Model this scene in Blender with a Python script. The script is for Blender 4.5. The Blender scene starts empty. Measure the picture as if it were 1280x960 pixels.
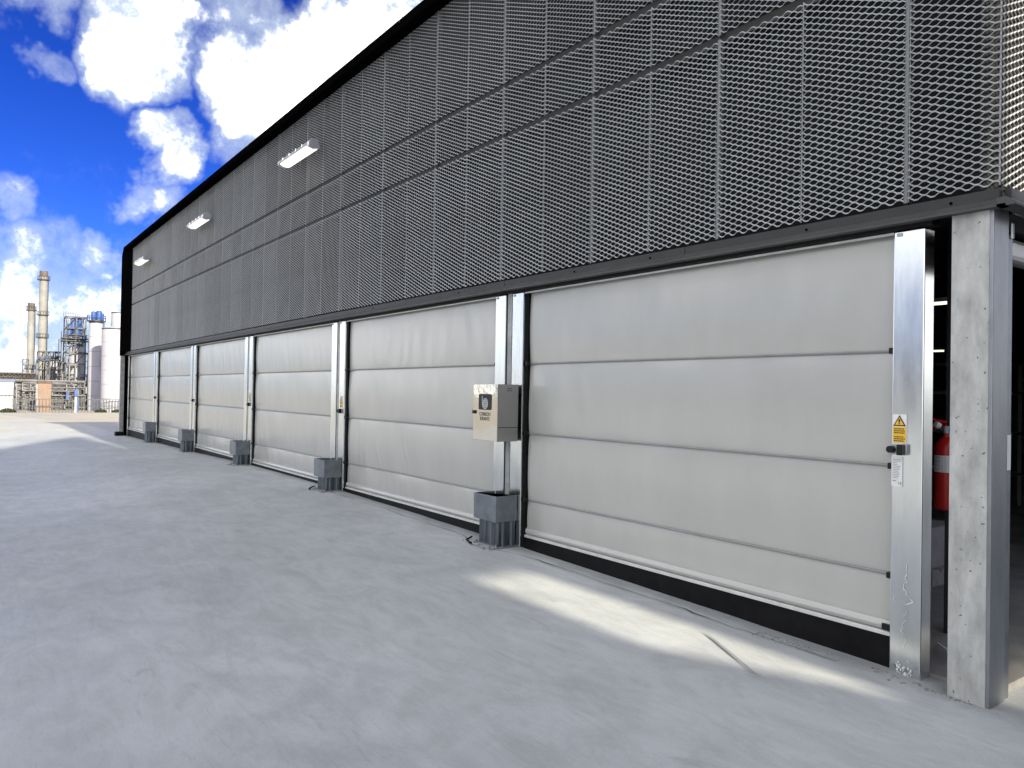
import bpy, math, random
from mathutils import Vector, Matrix, noise

random.seed(7)
scene = bpy.context.scene
COL = scene.collection
rad = math.radians

# ------------------------------------------------------------------ camera
F_PX = 950.0
CAM = Vector((1.75345, -4.34113, 1.6))
ROT = Matrix(((0.588222099, -0.000851262, 0.808698978),
              (0.808511111, -0.020960321, -0.588107514),
              (0.017451224, 0.999779946, -0.011641069)))
cam_data = bpy.data.cameras.new("camera")
cam_data.sensor_width = 36.0
cam_data.lens = F_PX / 1280.0 * 36.0
cam_data.clip_start = 0.05
cam_data.clip_end = 20000.0
cam = bpy.data.objects.new("camera", cam_data)
COL.objects.link(cam)
cam.matrix_world = Matrix.Translation(CAM) @ ROT.to_4x4()
scene.camera = cam


def ray(px, py):
    return ROT @ Vector(((px - 640) / F_PX, (480 - py) / F_PX, -1.0))


def at_x(px, py, x):
    r = ray(px, py)
    return CAM + r * ((x - CAM.x) / r.x)


# ------------------------------------------------------------------ light
SUN_EL, SUN_AZ = 22.0, 3.0        # elevation; azimuth measured from +X towards +Y
S = Vector((math.cos(rad(SUN_EL)) * math.cos(rad(SUN_AZ)), math.cos(rad(SUN_EL)) * math.sin(rad(SUN_AZ)), math.sin(rad(SUN_EL))))
sun_data = bpy.data.lights.new("sun", 'SUN')
sun_data.energy = 2.55
sun_data.angle = rad(0.9)
sun_data.color = (1.0, 0.90, 0.71)
sun = bpy.data.objects.new("sun", sun_data)
COL.objects.link(sun)
sun.location = (30, 2, 30)
sun.rotation_euler = (-S).to_track_quat('-Z', 'Y').to_euler()

scene.view_settings.view_transform = 'Standard'
scene.view_settings.look = 'None'
scene.view_settings.gamma = 1.0
scene.view_settings.use_curve_mapping = False
scene.view_settings.exposure = 1.92
scene.cycles.max_bounces = 4
scene.cycles.diffuse_bounces = 2
scene.cycles.glossy_bounces = 3
scene.cycles.caustics_reflective = False
scene.cycles.caustics_refractive = False

world = bpy.data.worlds.new("World")
scene.world = world
world.use_nodes = True


def build_world():
    nt = world.node_tree
    nt.nodes.clear()
    N, L = nt.nodes, nt.links
    out = N.new('ShaderNodeOutputWorld')
    bg = N.new('ShaderNodeBackground')
    bg.inputs['Strength'].default_value = 0.15
    sky = N.new('ShaderNodeTexSky')
    sky.sky_type = 'NISHITA'
    sky.sun_disc = False
    sky.sun_elevation = rad(SUN_EL)
    sky.sun_rotation = rad(90 - SUN_AZ)
    sky.air_density = 1.0
    sky.dust_density = 0.3
    sky.ozone_density = 3.0
    hs = N.new('ShaderNodeHueSaturation')
    hs.inputs['Saturation'].default_value = 1.22
    hs.inputs['Value'].default_value = 0.36
    L.new(sky.outputs[0], hs.inputs['Color'])
    deep = N.new('ShaderNodeMix'); deep.data_type = 'RGBA'; deep.blend_type = 'MULTIPLY'
    deep.inputs['Factor'].default_value = 1.0
    deep.inputs['B'].default_value = (.62, .62, 1.0, 1)
    L.new(hs.outputs[0], deep.inputs['A'])
    gam = N.new('ShaderNodeGamma'); gam.inputs['Gamma'].default_value = 1.5
    L.new(deep.outputs['Result'], gam.inputs['Color'])
    low = N.new('ShaderNodeMix'); low.data_type = 'RGBA'; low.blend_type = 'MULTIPLY'
    low.inputs['Factor'].default_value = 1.0
    low.inputs['B'].default_value = (.34, .40, .44, 1)
    L.new(gam.outputs[0], low.inputs['A'])
    tc = N.new('ShaderNodeTexCoord')

    def math_n(op, a, b=None, clamp=False):
        m = N.new('ShaderNodeMath')
        m.operation = op
        m.use_clamp = clamp
        for i, v in enumerate((a, b)):
            if v is None:
                continue
            if isinstance(v, (int, float)):
                m.inputs[i].default_value = v
            else:
                L.new(v, m.inputs[i])
        return m.outputs[0]

    def noise_n(vec, scale, detail, rough=0.55):
        n = N.new('ShaderNodeTexNoise')
        n.inputs['Scale'].default_value = scale
        n.inputs['Detail'].default_value = detail
        n.inputs['Roughness'].default_value = rough
        L.new(vec, n.inputs['Vector'])
        return n

    def smooth(v, a, b):
        m = N.new('ShaderNodeMapRange')
        m.interpolation_type = 'SMOOTHSTEP'
        m.inputs['From Min'].default_value = a
        m.inputs['From Max'].default_value = b
        L.new(v, m.inputs['Value'])
        return m.outputs['Result']

    d = tc.outputs['Generated']
    # ragged edges: the direction is stirred by noise before it meets the cloud masses
    n1 = noise_n(d, 7.0, 5.0, 0.62)
    sub = N.new('ShaderNodeVectorMath'); sub.operation = 'SUBTRACT'
    L.new(n1.outputs['Color'], sub.inputs[0]); sub.inputs[1].default_value = (0.5, 0.5, 0.5)
    sca = N.new('ShaderNodeVectorMath'); sca.operation = 'SCALE'
    L.new(sub.outputs[0], sca.inputs[0]); sca.inputs['Scale'].default_value = 0.17
    add = N.new('ShaderNodeVectorMath'); add.operation = 'ADD'
    L.new(d, add.inputs[0]); L.new(sca.outputs[0], add.inputs[1])
    nrm = N.new('ShaderNodeVectorMath'); nrm.operation = 'NORMALIZE'
    L.new(add.outputs[0], nrm.inputs[0])
    # cumulus masses: direction (image px, py), angular radius in degrees, weight
    clouds = [(172, 45, 5.2, 1.0), (142, 82, 3.8, .95), (200, 5, 4.6, 1.0), (300, 110, 4.6, .95), (360, 75, 6.5, 1.0), (430, 45, 6.0, 1.0),
              (500, 15, 5.5, 1.0), (370, 140, 5.0, .9), (300, 170, 3.6, .6), (203, 170, 2.6, .8), (225, 198, 2.8, .8), (200, 248, 2.3, .62),
              (60, 95, 1.7, .5), (10, 268, 2.2, .6), (40, 352, 5.0, .72), (105, 350, 5.0, .72), (60, 405, 9.0, .76), (130, 420, 7.0, .72), (10, 430, 9.5, .78), (152, 330, 2.8, .85),
              (40, -25, 4.0, .8), (290, -20, 4.0, .6),
              (-330, 330, 9.0, .9), (-700, 250, 10.0, .95), (-1150, 330, 10.0, .95), (-1700, 200, 11.0, .95)]  # unseen clouds added left of the view for the steel reflections
    masses = [(ray(px, py).normalized(), r, w) for px, py, r, w in clouds]
    masses += [(Vector(v).normalized(), r, w) for v, r, w in (((-.45, -.86, .26), 16, .95), ((-.1, -.95, .30), 14, .9), ((.35, -.85, .35), 15, .9), ((-.75, -.60, .18), 9, .8))]  # more unseen clouds, added to brighten reflections in the door jambs
    acc = None
    for c, r, w in masses:
        dt = N.new('ShaderNodeVectorMath'); dt.operation = 'DOT_PRODUCT'
        L.new(nrm.outputs[0], dt.inputs[0]); dt.inputs[1].default_value = c
        m = smooth(dt.outputs['Value'], math.cos(rad(r * 0.95)), math.cos(rad(r * 0.10)))
        m = math_n('MULTIPLY', m, w)
        acc = m if acc is None else math_n('MAXIMUM', acc, m)
    # broken cloud over the rest of the sky
    n2 = noise_n(d, 2.6, 7.0, 0.6)
    rest = smooth(n2.outputs['Fac'], 0.38, 0.56)
    px0 = ray(230, 190).normalized()
    dt = N.new('ShaderNodeVectorMath'); dt.operation = 'DOT_PRODUCT'
    L.new(d, dt.inputs[0]); dt.inputs[1].default_value = px0
    away = smooth(dt.outputs['Value'], math.cos(rad(24)), math.cos(rad(40)))
    rest = math_n('MULTIPLY', rest, away)
    acc = math_n('MAXIMUM', acc, rest)
    # pale haze and low cloud towards the horizon, all round
    sep = N.new('ShaderNodeSeparateXYZ'); L.new(d, sep.inputs[0])
    nh = noise_n(d, 4.0, 5.0, 0.6)
    hz = math_n('MULTIPLY', smooth(sep.outputs['Z'], 0.30, 0.02), math_n('ADD', math_n('MULTIPLY', nh.outputs['Fac'], 1.0), 0.10))
    acc = math_n('MAXIMUM', acc, hz)
    n3 = noise_n(d, 16.0, 8.0, 0.66)
    wob = math_n('MULTIPLY', math_n('SUBTRACT', n3.outputs['Fac'], 0.5), 1.15)
    dens = smooth(math_n('ADD', acc, wob), 0.14, 1.15)
    # thin cloud is pale blue, thick cloud white
    ccol = N.new('ShaderNodeMix'); ccol.data_type = 'RGBA'
    ccol.inputs['A'].default_value = (1.3, 1.52, 1.78, 1)
    ccol.inputs['B'].default_value = (6.8, 6.6, 6.15, 1)
    n4 = noise_n(d, 26.0, 8.0, 0.65)
    thick = math_n('ADD', dens, math_n('MULTIPLY', math_n('SUBTRACT', n4.outputs['Fac'], 0.5), 1.5))
    L.new(smooth(thick, 0.52, 1.25), ccol.inputs['Factor'])
    mix = N.new('ShaderNodeMix'); mix.data_type = 'RGBA'
    L.new(dens, mix.inputs['Factor'])
    L.new(low.outputs['Result'], mix.inputs['A'])
    L.new(ccol.outputs['Result'], mix.inputs['B'])
    L.new(mix.outputs['Result'], bg.inputs['Color'])
    L.new(bg.outputs[0], out.inputs[0])


build_world()

# ------------------------------------------------------------------ helpers


class MB:
    def __init__(self):
        self.v, self.f = [], []

    def poly(self, pts):
        n = len(self.v)
        self.v += [tuple(p) for p in pts]
        self.f.append(tuple(range(n, n + len(pts))))
        return self

    def box(self, x0, x1, y0, y1, z0, z1):
        n = len(self.v)
        for z in (z0, z1):
            self.v += [(x0, y0, z), (x1, y0, z), (x1, y1, z), (x0, y1, z)]
        for q in ((0, 3, 2, 1), (4, 5, 6, 7), (0, 1, 5, 4), (1, 2, 6, 5), (2, 3, 7, 6), (3, 0, 4, 7)):
            self.f.append(tuple(n + i for i in q))
        return self

    def prism_x(self, prof, x0, x1):          # profile of (y, z) swept along x
        n, k = len(self.v), len(prof)
        self.v += [(x0, p[0], p[1]) for p in prof] + [(x1, p[0], p[1]) for p in prof]
        for i in range(k):
            j = (i + 1) % k
            self.f.append((n + i, n + j, n + k + j, n + k + i))
        self.f.append(tuple(n + i for i in reversed(range(k))))
        self.f.append(tuple(n + k + i for i in range(k)))
        return self

    def prism_z(self, prof, z0, z1):          # profile of (x, y) swept along z
        n, k = len(self.v), len(prof)
        self.v += [(p[0], p[1], z0) for p in prof] + [(p[0], p[1], z1) for p in prof]
        for i in range(k):
            j = (i + 1) % k
            self.f.append((n + i, n + j, n + k + j, n + k + i))
        self.f.append(tuple(n + i for i in reversed(range(k))))
        self.f.append(tuple(n + k + i for i in range(k)))
        return self

    def prism_y(self, prof, y0, y1):          # profile of (x, z) swept along y
        n, k = len(self.v), len(prof)
        self.v += [(p[0], y0, p[1]) for p in prof] + [(p[0], y1, p[1]) for p in prof]
        for i in range(k):
            j = (i + 1) % k
            self.f.append((n + i, n + j, n + k + j, n + k + i))
        self.f.append(tuple(n + i for i in reversed(range(k))))
        self.f.append(tuple(n + k + i for i in range(k)))
        return self

    def tube(self, p0, p1, r0, r1=None, n=10, caps=True):
        p0, p1 = Vector(p0), Vector(p1)
        r1 = r0 if r1 is None else r1
        ax = (p1 - p0).normalized()
        up = Vector((0, 0, 1)) if abs(ax.z) < .9 else Vector((1, 0, 0))
        a = ax.cross(up).normalized()
        b = ax.cross(a)
        k = len(self.v)
        for p, r in ((p0, r0), (p1, r1)):
            for i in range(n):
                t = 2 * math.pi * i / n
                self.v.append(tuple(p + a * (r * math.cos(t)) + b * (r * math.sin(t))))
        for i in range(n):
            j = (i + 1) % n
            self.f.append((k + i, k + j, k + n + j, k + n + i))
        if caps:
            self.f.append(tuple(k + i for i in reversed(range(n))))
            self.f.append(tuple(k + n + i for i in range(n)))
        return self

    def path(self, pts, r, n=6):
        for a, b in zip(pts, pts[1:]):
            self.tube(a, b, r, r, n)
        return self

    def lathe(self, cx, cy, prof, n=24):      # prof of (radius, z)
        k = len(self.v)
        for r, z in prof:
            for i in range(n):
                t = 2 * math.pi * i / n
                self.v.append((cx + r * math.cos(t), cy + r * math.sin(t), z))
        for s in range(len(prof) - 1):
            for i in range(n):
                j = (i + 1) % n
                self.f.append((k + s * n + i, k + s * n + j, k + (s + 1) * n + j, k + (s + 1) * n + i))
        self.f.append(tuple(k + i for i in reversed(range(n))))
        m = k + (len(prof) - 1) * n
        self.f.append(tuple(m + i for i in range(n)))
        return self

    def mesh(self, name, mat, smooth=False):
        me = bpy.data.meshes.new(name)
        me.from_pydata(self.v, [], self.f)
        me.update()
        if mat is not None:
            me.materials.append(mat)
        if smooth:
            for p in me.polygons:
                p.use_smooth = True
            me.set_sharp_from_angle(angle=rad(35))
        return me

    def build(self, name, mat, parent=None, smooth=False, bevel=0.0, segs=2):
        o = bpy.data.objects.new(name, self.mesh(name, mat, smooth))
        COL.objects.link(o)
        if parent is not None:
            o.parent = parent
            o.matrix_parent_inverse = parent.matrix_basis.inverted()
        if bevel:
            b = o.modifiers.new("bevel", 'BEVEL')
            b.width = bevel
            b.segments = segs
            b.limit_method = 'ANGLE'
        return o


def inst(name, me, parent, loc=(0, 0, 0), rz=0.0):
    o = bpy.data.objects.new(name, me)
    COL.objects.link(o)
    o.location = loc
    o.rotation_euler = (0, 0, rz)
    if parent is not None:
        o.parent = parent
        o.matrix_parent_inverse = parent.matrix_basis.inverted()
    return o


def empty(name, loc):
    o = bpy.data.objects.new(name, None)
    COL.objects.link(o)
    o.location = loc
    o.empty_display_size = 0.2
    return o


def tag(o, label, cat, group=None):
    o["label"] = label
    o["category"] = cat
    if group:
        o["group"] = group
    return o


def text_mb(s, size, mat, name, parent, loc, rot=(math.pi / 2, 0, 0), sx=1.0):
    cu = bpy.data.curves.new(name, 'FONT')
    cu.body = s
    cu.size = size
    cu.align_x = 'CENTER'
    cu.align_y = 'CENTER'
    cu.extrude = 0.0004
    tmp = bpy.data.objects.new("tmp_text", cu)
    COL.objects.link(tmp)
    dg = bpy.context.evaluated_depsgraph_get()
    me = bpy.data.meshes.new_from_object(tmp.evaluated_get(dg))
    bpy.data.objects.remove(tmp)
    me.transform(Matrix.Diagonal((sx, 1, 1, 1)))
    me.materials.clear()
    me.materials.append(mat)
    o = inst(name, me, parent, loc)
    o.rotation_euler = rot
    return o


# ------------------------------------------------------------------ materials
def new_mat(name):
    m = bpy.data.materials.new(name)
    m.use_nodes = True
    nt = m.node_tree
    return m, nt, nt.nodes['Principled BSDF']


def mat(name, col, rough=0.5, metal=0.0, var=0.12, scale=6.0, bump=0.0, bscale=60.0, rvar=0.0, stretch=(1, 1, 1), dark=None, spots=None, spec=0.5, objvar=0.0):
    """Procedural material: colour broken up by two noises, optional stains and fine relief."""
    m, nt, bs = new_mat(name)
    N, L = nt.nodes, nt.links
    tc = N.new('ShaderNodeTexCoord')
    mp = N.new('ShaderNodeMapping')
    mp.inputs['Scale'].default_value = stretch
    L.new(tc.outputs['Object'], mp.inputs['Vector'])
    nz = N.new('ShaderNodeTexNoise')
    nz.inputs['Scale'].default_value = scale
    nz.inputs['Detail'].default_value = 7
    nz.inputs['Roughness'].default_value = 0.62
    L.new(mp.outputs[0], nz.inputs['Vector'])
    cr = N.new('ShaderNodeValToRGB')
    c = Vector(col)
    d = Vector(dark) if dark else c * (1 - 2.2 * var)
    cr.color_ramp.elements[0].position = 0.32
    cr.color_ramp.elements[1].position = 0.68
    cr.color_ramp.elements[0].color = (*d, 1)
    cr.color_ramp.elements[1].color = (*(c * (1 + .6 * var)), 1)
    L.new(nz.outputs['Fac'], cr.inputs[0])
    colour = cr.outputs[0]
    if spots:
        scol, sscale, thr = spots
        n2 = N.new('ShaderNodeTexNoise')
        n2.inputs['Scale'].default_value = sscale
        n2.inputs['Detail'].default_value = 3
        L.new(tc.outputs['Object'], n2.inputs['Vector'])
        mr = N.new('ShaderNodeMapRange')
        mr.inputs['From Min'].default_value = thr
        mr.inputs['From Max'].default_value = thr + 0.04
        L.new(n2.outputs['Fac'], mr.inputs['Value'])
        mx = N.new('ShaderNodeMix')
        mx.data_type = 'RGBA'
        L.new(mr.outputs[0], mx.inputs['Factor'])
        L.new(colour, mx.inputs['A'])
        mx.inputs['B'].default_value = (*scol, 1)
        colour = mx.outputs['Result']
    if objvar:
        oi = N.new('ShaderNodeObjectInfo')
        mr = N.new('ShaderNodeMapRange')
        mr.inputs['To Min'].default_value = 1 - objvar
        mr.inputs['To Max'].default_value = 1 + objvar
        L.new(oi.outputs['Random'], mr.inputs['Value'])
        mx = N.new('ShaderNodeMix')
        mx.data_type = 'RGBA'
        mx.blend_type = 'MULTIPLY'
        mx.inputs['Factor'].default_value = 1.0
        L.new(colour, mx.inputs['A'])
        L.new(mr.outputs[0], mx.inputs['B'])
        colour = mx.outputs['Result']
    L.new(colour, bs.inputs['Base Color'])
    bs.inputs['Metallic'].default_value = metal
    bs.inputs['Specular IOR Level'].default_value = spec
    if rvar:
        mr = N.new('ShaderNodeMapRange')
        mr.inputs['To Min'].default_value = max(0.03, rough - rvar)
        mr.inputs['To Max'].default_value = rough + rvar
        L.new(nz.outputs['Fac'], mr.inputs['Value'])
        L.new(mr.outputs[0], bs.inputs['Roughness'])
    else:
        bs.inputs['Roughness'].default_value = rough
    if bump:
        nb = N.new('ShaderNodeTexNoise')
        nb.inputs['Scale'].default_value = bscale
        nb.inputs['Detail'].default_value = 5
        L.new(mp.outputs[0], nb.inputs['Vector'])
        b = N.new('ShaderNodeBump')
        b.inputs['Strength'].default_value = bump
        b.inputs['Distance'].default_value = 0.02
        L.new(nb.outputs['Fac'], b.inputs['Height'])
        L.new(b.outputs[0], bs.inputs['Normal'])
    return m


def emis(name, col, strength):
    m, nt, bs = new_mat(name)
    bs.inputs['Base Color'].default_value = (.8, .8, .78, 1)
    bs.inputs['Emission Color'].default_value = (*col, 1)
    bs.inputs['Emission Strength'].default_value = strength
    return m


def concrete_ground():
    m, nt, bs = new_mat("yard_concrete")
    N, L = nt.nodes, nt.links
    tc = N.new('ShaderNodeTexCoord')

    def nz(scale, detail, rough=.6, dist=0.0, st=(1, 1, 1), rot=0.0):
        mp = N.new('ShaderNodeMapping')
        mp.inputs['Scale'].default_value = st
        mp.inputs['Rotation'].default_value = (0, 0, rot)
        L.new(tc.outputs['Object'], mp.inputs['Vector'])
        n = N.new('ShaderNodeTexNoise')
        n.inputs['Scale'].default_value = scale
        n.inputs['Detail'].default_value = detail
        n.inputs['Roughness'].default_value = rough
        n.inputs['Distortion'].default_value = dist
        L.new(mp.outputs[0], n.inputs['Vector'])
        return n.outputs['Fac']

    def ramp(v, a, b, lo, hi):
        mr = N.new('ShaderNodeMapRange')
        mr.interpolation_type = 'SMOOTHSTEP'
        for k, x in zip(('From Min', 'From Max', 'To Min', 'To Max'), (a, b, lo, hi)):
            mr.inputs[k].default_value = x
        L.new(v, mr.inputs['Value'])
        return mr.outputs[0]

    def mul(a, b):
        mm = N.new('ShaderNodeMath')
        mm.operation = 'MULTIPLY'
        L.new(a, mm.inputs[0])
        if isinstance(b, float):
            mm.inputs[1].default_value = b
        else:
            L.new(b, mm.inputs[1])
        return mm.outputs[0]
    broad = ramp(nz(.22, 4, .55, .6), .3, .7, .88, 1.08)
    cloudy = ramp(nz(1.3, 7, .62, 1.2, (1, 1.6, 1), .5), .3, .7, .90, 1.07)
    trowel = ramp(nz(2.4, 8, .7, 2.6, (.55, 1.7, 1), -.35), .34, .62, .93, 1.04)
    fine = ramp(nz(70, 4, .7), .25, .75, .95, 1.05)
    scuff = ramp(nz(1.0, 9, .72, 3.4, (.5, 2.0, 1), .8), .60, .68, 1.0, .87)
    pale = ramp(nz(.9, 8, .7, 2.0, (1.5, .6, 1), .2), .58, .74, 1.0, 1.05)
    scratch = ramp(nz(5.0, 6, .6, 4.0, (.22, 3.6, 1), .55), .60, .66, 1.0, .93)
    scratch2 = ramp(nz(4.0, 6, .6, 3.0, (.25, 4.2, 1), -.9), .61, .67, 1.0, .94)
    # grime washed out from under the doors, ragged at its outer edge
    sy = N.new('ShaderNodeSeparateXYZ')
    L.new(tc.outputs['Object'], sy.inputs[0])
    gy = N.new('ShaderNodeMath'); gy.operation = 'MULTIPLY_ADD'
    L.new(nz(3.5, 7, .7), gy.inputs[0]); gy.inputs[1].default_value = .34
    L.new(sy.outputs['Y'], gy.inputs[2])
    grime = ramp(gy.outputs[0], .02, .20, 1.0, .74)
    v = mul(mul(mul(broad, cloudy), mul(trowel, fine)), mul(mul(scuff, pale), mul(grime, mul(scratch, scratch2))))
    col = N.new('ShaderNodeMix')
    col.data_type = 'RGBA'
    col.blend_type = 'MULTIPLY'
    col.inputs['Factor'].default_value = 1.0
    col.inputs['A'].default_value = (.452, .470, .478, 1)
    L.new(v, col.inputs['B'])
    # dusty beige apron beyond the end of the shed, with grey patches
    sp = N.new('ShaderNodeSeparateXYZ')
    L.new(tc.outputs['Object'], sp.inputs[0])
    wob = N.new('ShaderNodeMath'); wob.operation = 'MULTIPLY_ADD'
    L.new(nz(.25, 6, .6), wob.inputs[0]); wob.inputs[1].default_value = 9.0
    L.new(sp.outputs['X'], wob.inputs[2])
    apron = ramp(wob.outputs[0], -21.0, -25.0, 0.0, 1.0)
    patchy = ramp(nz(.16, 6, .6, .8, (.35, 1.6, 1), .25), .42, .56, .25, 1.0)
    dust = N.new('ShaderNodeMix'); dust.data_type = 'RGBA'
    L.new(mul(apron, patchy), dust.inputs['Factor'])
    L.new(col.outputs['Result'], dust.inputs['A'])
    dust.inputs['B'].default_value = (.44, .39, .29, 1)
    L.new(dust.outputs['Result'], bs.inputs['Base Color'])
    L.new(ramp(nz(1.1, 6, .6, 1.0), .3, .7, .50, .68), bs.inputs['Roughness'])
    bs.inputs['Specular IOR Level'].default_value = .35
    b1 = N.new('ShaderNodeBump')
    b1.inputs['Strength'].default_value = .16
    b1.inputs['Distance'].default_value = .006
    L.new(nz(5, 9, .68, 1.5, (.7, 1.5, 1), -.3), b1.inputs['Height'])
    b2 = N.new('ShaderNodeBump')
    b2.inputs['Strength'].default_value = .25
    b2.inputs['Distance'].default_value = .0015
    L.new(nz(160, 4, .7), b2.inputs['Height'])
    L.new(b1.outputs[0], b2.inputs['Normal'])
    L.new(b2.outputs[0], bs.inputs['Normal'])
    return m


def fabric_mat():
    m, nt, bs = new_mat("door_fabric")
    N, L = nt.nodes, nt.links
    tc = N.new('ShaderNodeTexCoord')
    mp = N.new('ShaderNodeMapping')
    mp.inputs['Scale'].default_value = (1.0, 1.0, .35)
    L.new(tc.outputs['Object'], mp.inputs['Vector'])
    n = N.new('ShaderNodeTexNoise')
    n.inputs['Scale'].default_value = 3.0
    n.inputs['Detail'].default_value = 8
    n.inputs['Roughness'].default_value = .65
    L.new(mp.outputs[0], n.inputs['Vector'])
    cr = N.new('ShaderNodeValToRGB')
    cr.color_ramp.elements[0].position = .3
    cr.color_ramp.elements[1].position = .7
    cr.color_ramp.elements[0].color = (.405, .402, .38, 1)
    cr.color_ramp.elements[1].color = (.44, .436, .412, 1)
    L.new(n.outputs['Fac'], cr.inputs[0])
    L.new(cr.outputs[0], bs.inputs['Base Color'])
    bs.inputs['Roughness'].default_value = .22
    bs.inputs['Specular IOR Level'].default_value = .95
    n2 = N.new('ShaderNodeTexNoise')
    n2.inputs['Scale'].default_value = 9
    n2.inputs['Detail'].default_value = 3
    mp2 = N.new('ShaderNodeMapping')
    mp2.inputs['Scale'].default_value = (1.0, 1.0, .28)
    mp2.inputs['Rotation'].default_value = (0, rad(12), 0)
    L.new(tc.outputs['Object'], mp2.inputs['Vector'])
    L.new(mp2.outputs[0], n2.inputs['Vector'])
    b = N.new('ShaderNodeBump')
    b.inputs['Strength'].default_value = .07
    b.inputs['Distance'].default_value = .02
    L.new(n2.outputs['Fac'], b.inputs['Height'])
    L.new(b.outputs[0], bs.inputs['Normal'])
    return m


M = {}
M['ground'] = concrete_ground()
M['fabric'] = fabric_mat()
M['stiff'] = mat("stiffener_fabric", (.27, .27, .265), .5, var=.06, scale=8)
M['bottombar'] = mat("pale_aluminium_bar", (.66, .66, .64), .4, .2, var=.08, scale=10)
M['mesh'] = mat("expanded_metal_grey", (.42, .43, .44), .42, .12, var=.08, scale=2.2, objvar=.10)
M['batten'] = mat("batten_grey", (.17, .175, .18), .45, .35, var=.08, scale=4)
M['backing'] = mat("charcoal_cladding", (.010, .0105, .011), .8, spec=.25, var=.15, scale=2)
M['rail'] = mat("dark_rail", (.010, .010, .011), .6, spec=.25, var=.1)
M['fascia'] = mat("fascia_dark_grey", (.036, .036, .0355), .5, .0, spec=.3, var=.10, scale=3, bump=.04, bscale=30)
M['lip'] = mat("fascia_lip_grey", (.068, .068, .066), .5, .0, spec=.3, var=.10, scale=4)
M['black'] = mat("black_trim", (.0022, .0022, .0025), .8, var=.1, spec=.0)
M['rubber'] = mat("black_rubber", (.0055, .0055, .0056), .6, spec=.12, var=.25, scale=8, bump=.12, bscale=25)
M['plastic'] = mat("black_plastic", (.006, .006, .006), .4, spec=.3, var=.1)
M['galv'] = mat("galvanised_sheet", (.70, .72, .72), .19, 1.0, var=.06, scale=5, rvar=.07, stretch=(3, 3, .6), bump=.02, bscale=14)
M['galv_dull'] = mat("galvanised_dull", (.42, .44, .46), .42, .9, var=.16, scale=9, rvar=.10, bump=.06, bscale=30)
M['guard_band'] = mat("galvanised_guard", (.25, .275, .30), .38, .9, var=.14, scale=7, rvar=.08, bump=.05, bscale=24)
M['guard_lower'] = mat("galvanised_ribbed_dark", (.13, .15, .17), .40, .85, var=.22, scale=7, rvar=.1, stretch=(3, 3, .5), bump=.06, bscale=18)
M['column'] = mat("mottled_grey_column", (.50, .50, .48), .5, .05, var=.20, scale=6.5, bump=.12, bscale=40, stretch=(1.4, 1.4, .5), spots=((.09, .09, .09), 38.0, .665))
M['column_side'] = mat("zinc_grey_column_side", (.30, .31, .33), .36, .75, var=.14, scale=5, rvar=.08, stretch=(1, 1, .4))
M['pillar'] = mat("zinc_grey_pillar", (.34, .35, .34), .45, .15, var=.15, scale=8)
M['mirror'] = mat("polished_stainless", (.56, .54, .50), .05, 1.0, var=.02, scale=3, bump=.12, bscale=5)
M['brushed'] = mat("brushed_stainless", (.36, .355, .345), .30, 1.0, var=.02, scale=4, rvar=.02)
M['white'] = mat("white_sticker", (.75, .75, .74), .5, var=.03)
M['yellow'] = mat("warning_yellow", (.80, .47, .02), .5, var=.04)
M['ink'] = mat("black_ink", (.012, .012, .012), .6, var=.05)
M['greyink'] = mat("grey_ink", (.33, .33, .34), .6, var=.05)
M['chalk'] = mat("white_marks", (.78, .78, .78), .8, var=.05)
M['red'] = mat("extinguisher_red", (.52, .018, .014), .28, var=.08)
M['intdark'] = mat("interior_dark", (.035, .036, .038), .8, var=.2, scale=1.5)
M['intfloor'] = mat("interior_floor", (.22, .215, .205), .6, var=.2, scale=2.5, bump=.1, bscale=20)
M['cardboard'] = mat("grey_carton", (.30, .29, .28), .8, var=.12)
M['lampbody'] = mat("lamp_body_grey", (.36, .37, .40), .45, .2, var=.06)
M['lamp'] = emis("lamp_lens", (1.0, .92, .74), .36)
M['lampin'] = emis("lamp_lens_inside", (1.0, .90, .66), .42)
M['mortar'] = mat("rough_mortar", (.30, .29, .28), .9, var=.25, scale=14, bump=.5, bscale=50)
M['crack'] = mat("dark_joint_filler", (.10, .10, .11), .9, var=.2, scale=20)

# ------------------------------------------------------------------ ground
PROF = [(6, 0), (0.6, 0.0), (0, 0.0), (-.5, .035), (-2.2, .075), (-4.2, .115), (-6.3, .150), (-8.5, .170), (-10.6, .178), (-12.7, .172), (-15, .135), (-17, .10), (-20, .075), (-22.5, .03), (-25.5, 0.0), (-30, 0)]
SLOPE0, SLOPE1, DROP = -34.0, -215.0, -5.2


def profile(x):
    if x >= PROF[0][0] or x <= PROF[-1][0]:
        return 0.0
    for (a, za), (b, zb) in zip(PROF, PROF[1:]):
        if b <= x <= a:
            t = (a - x) / (a - b)
            return za + (zb - za) * t
    return 0.0


def gz(x, y):
    if y >= -.6:
        k = 1.0 if y < .30 else max(0.0, 1 - (y - .30) / .25)
    else:
        k = max(0.0, 1 - (-.6 - y) / 3.0)
        k = k * k * (3 - 2 * k)
    z = profile(x) * k
    if x < SLOPE0:
        z += DROP * min(1.0, (SLOPE0 - x) / (SLOPE0 - SLOPE1))
    return z


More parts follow.
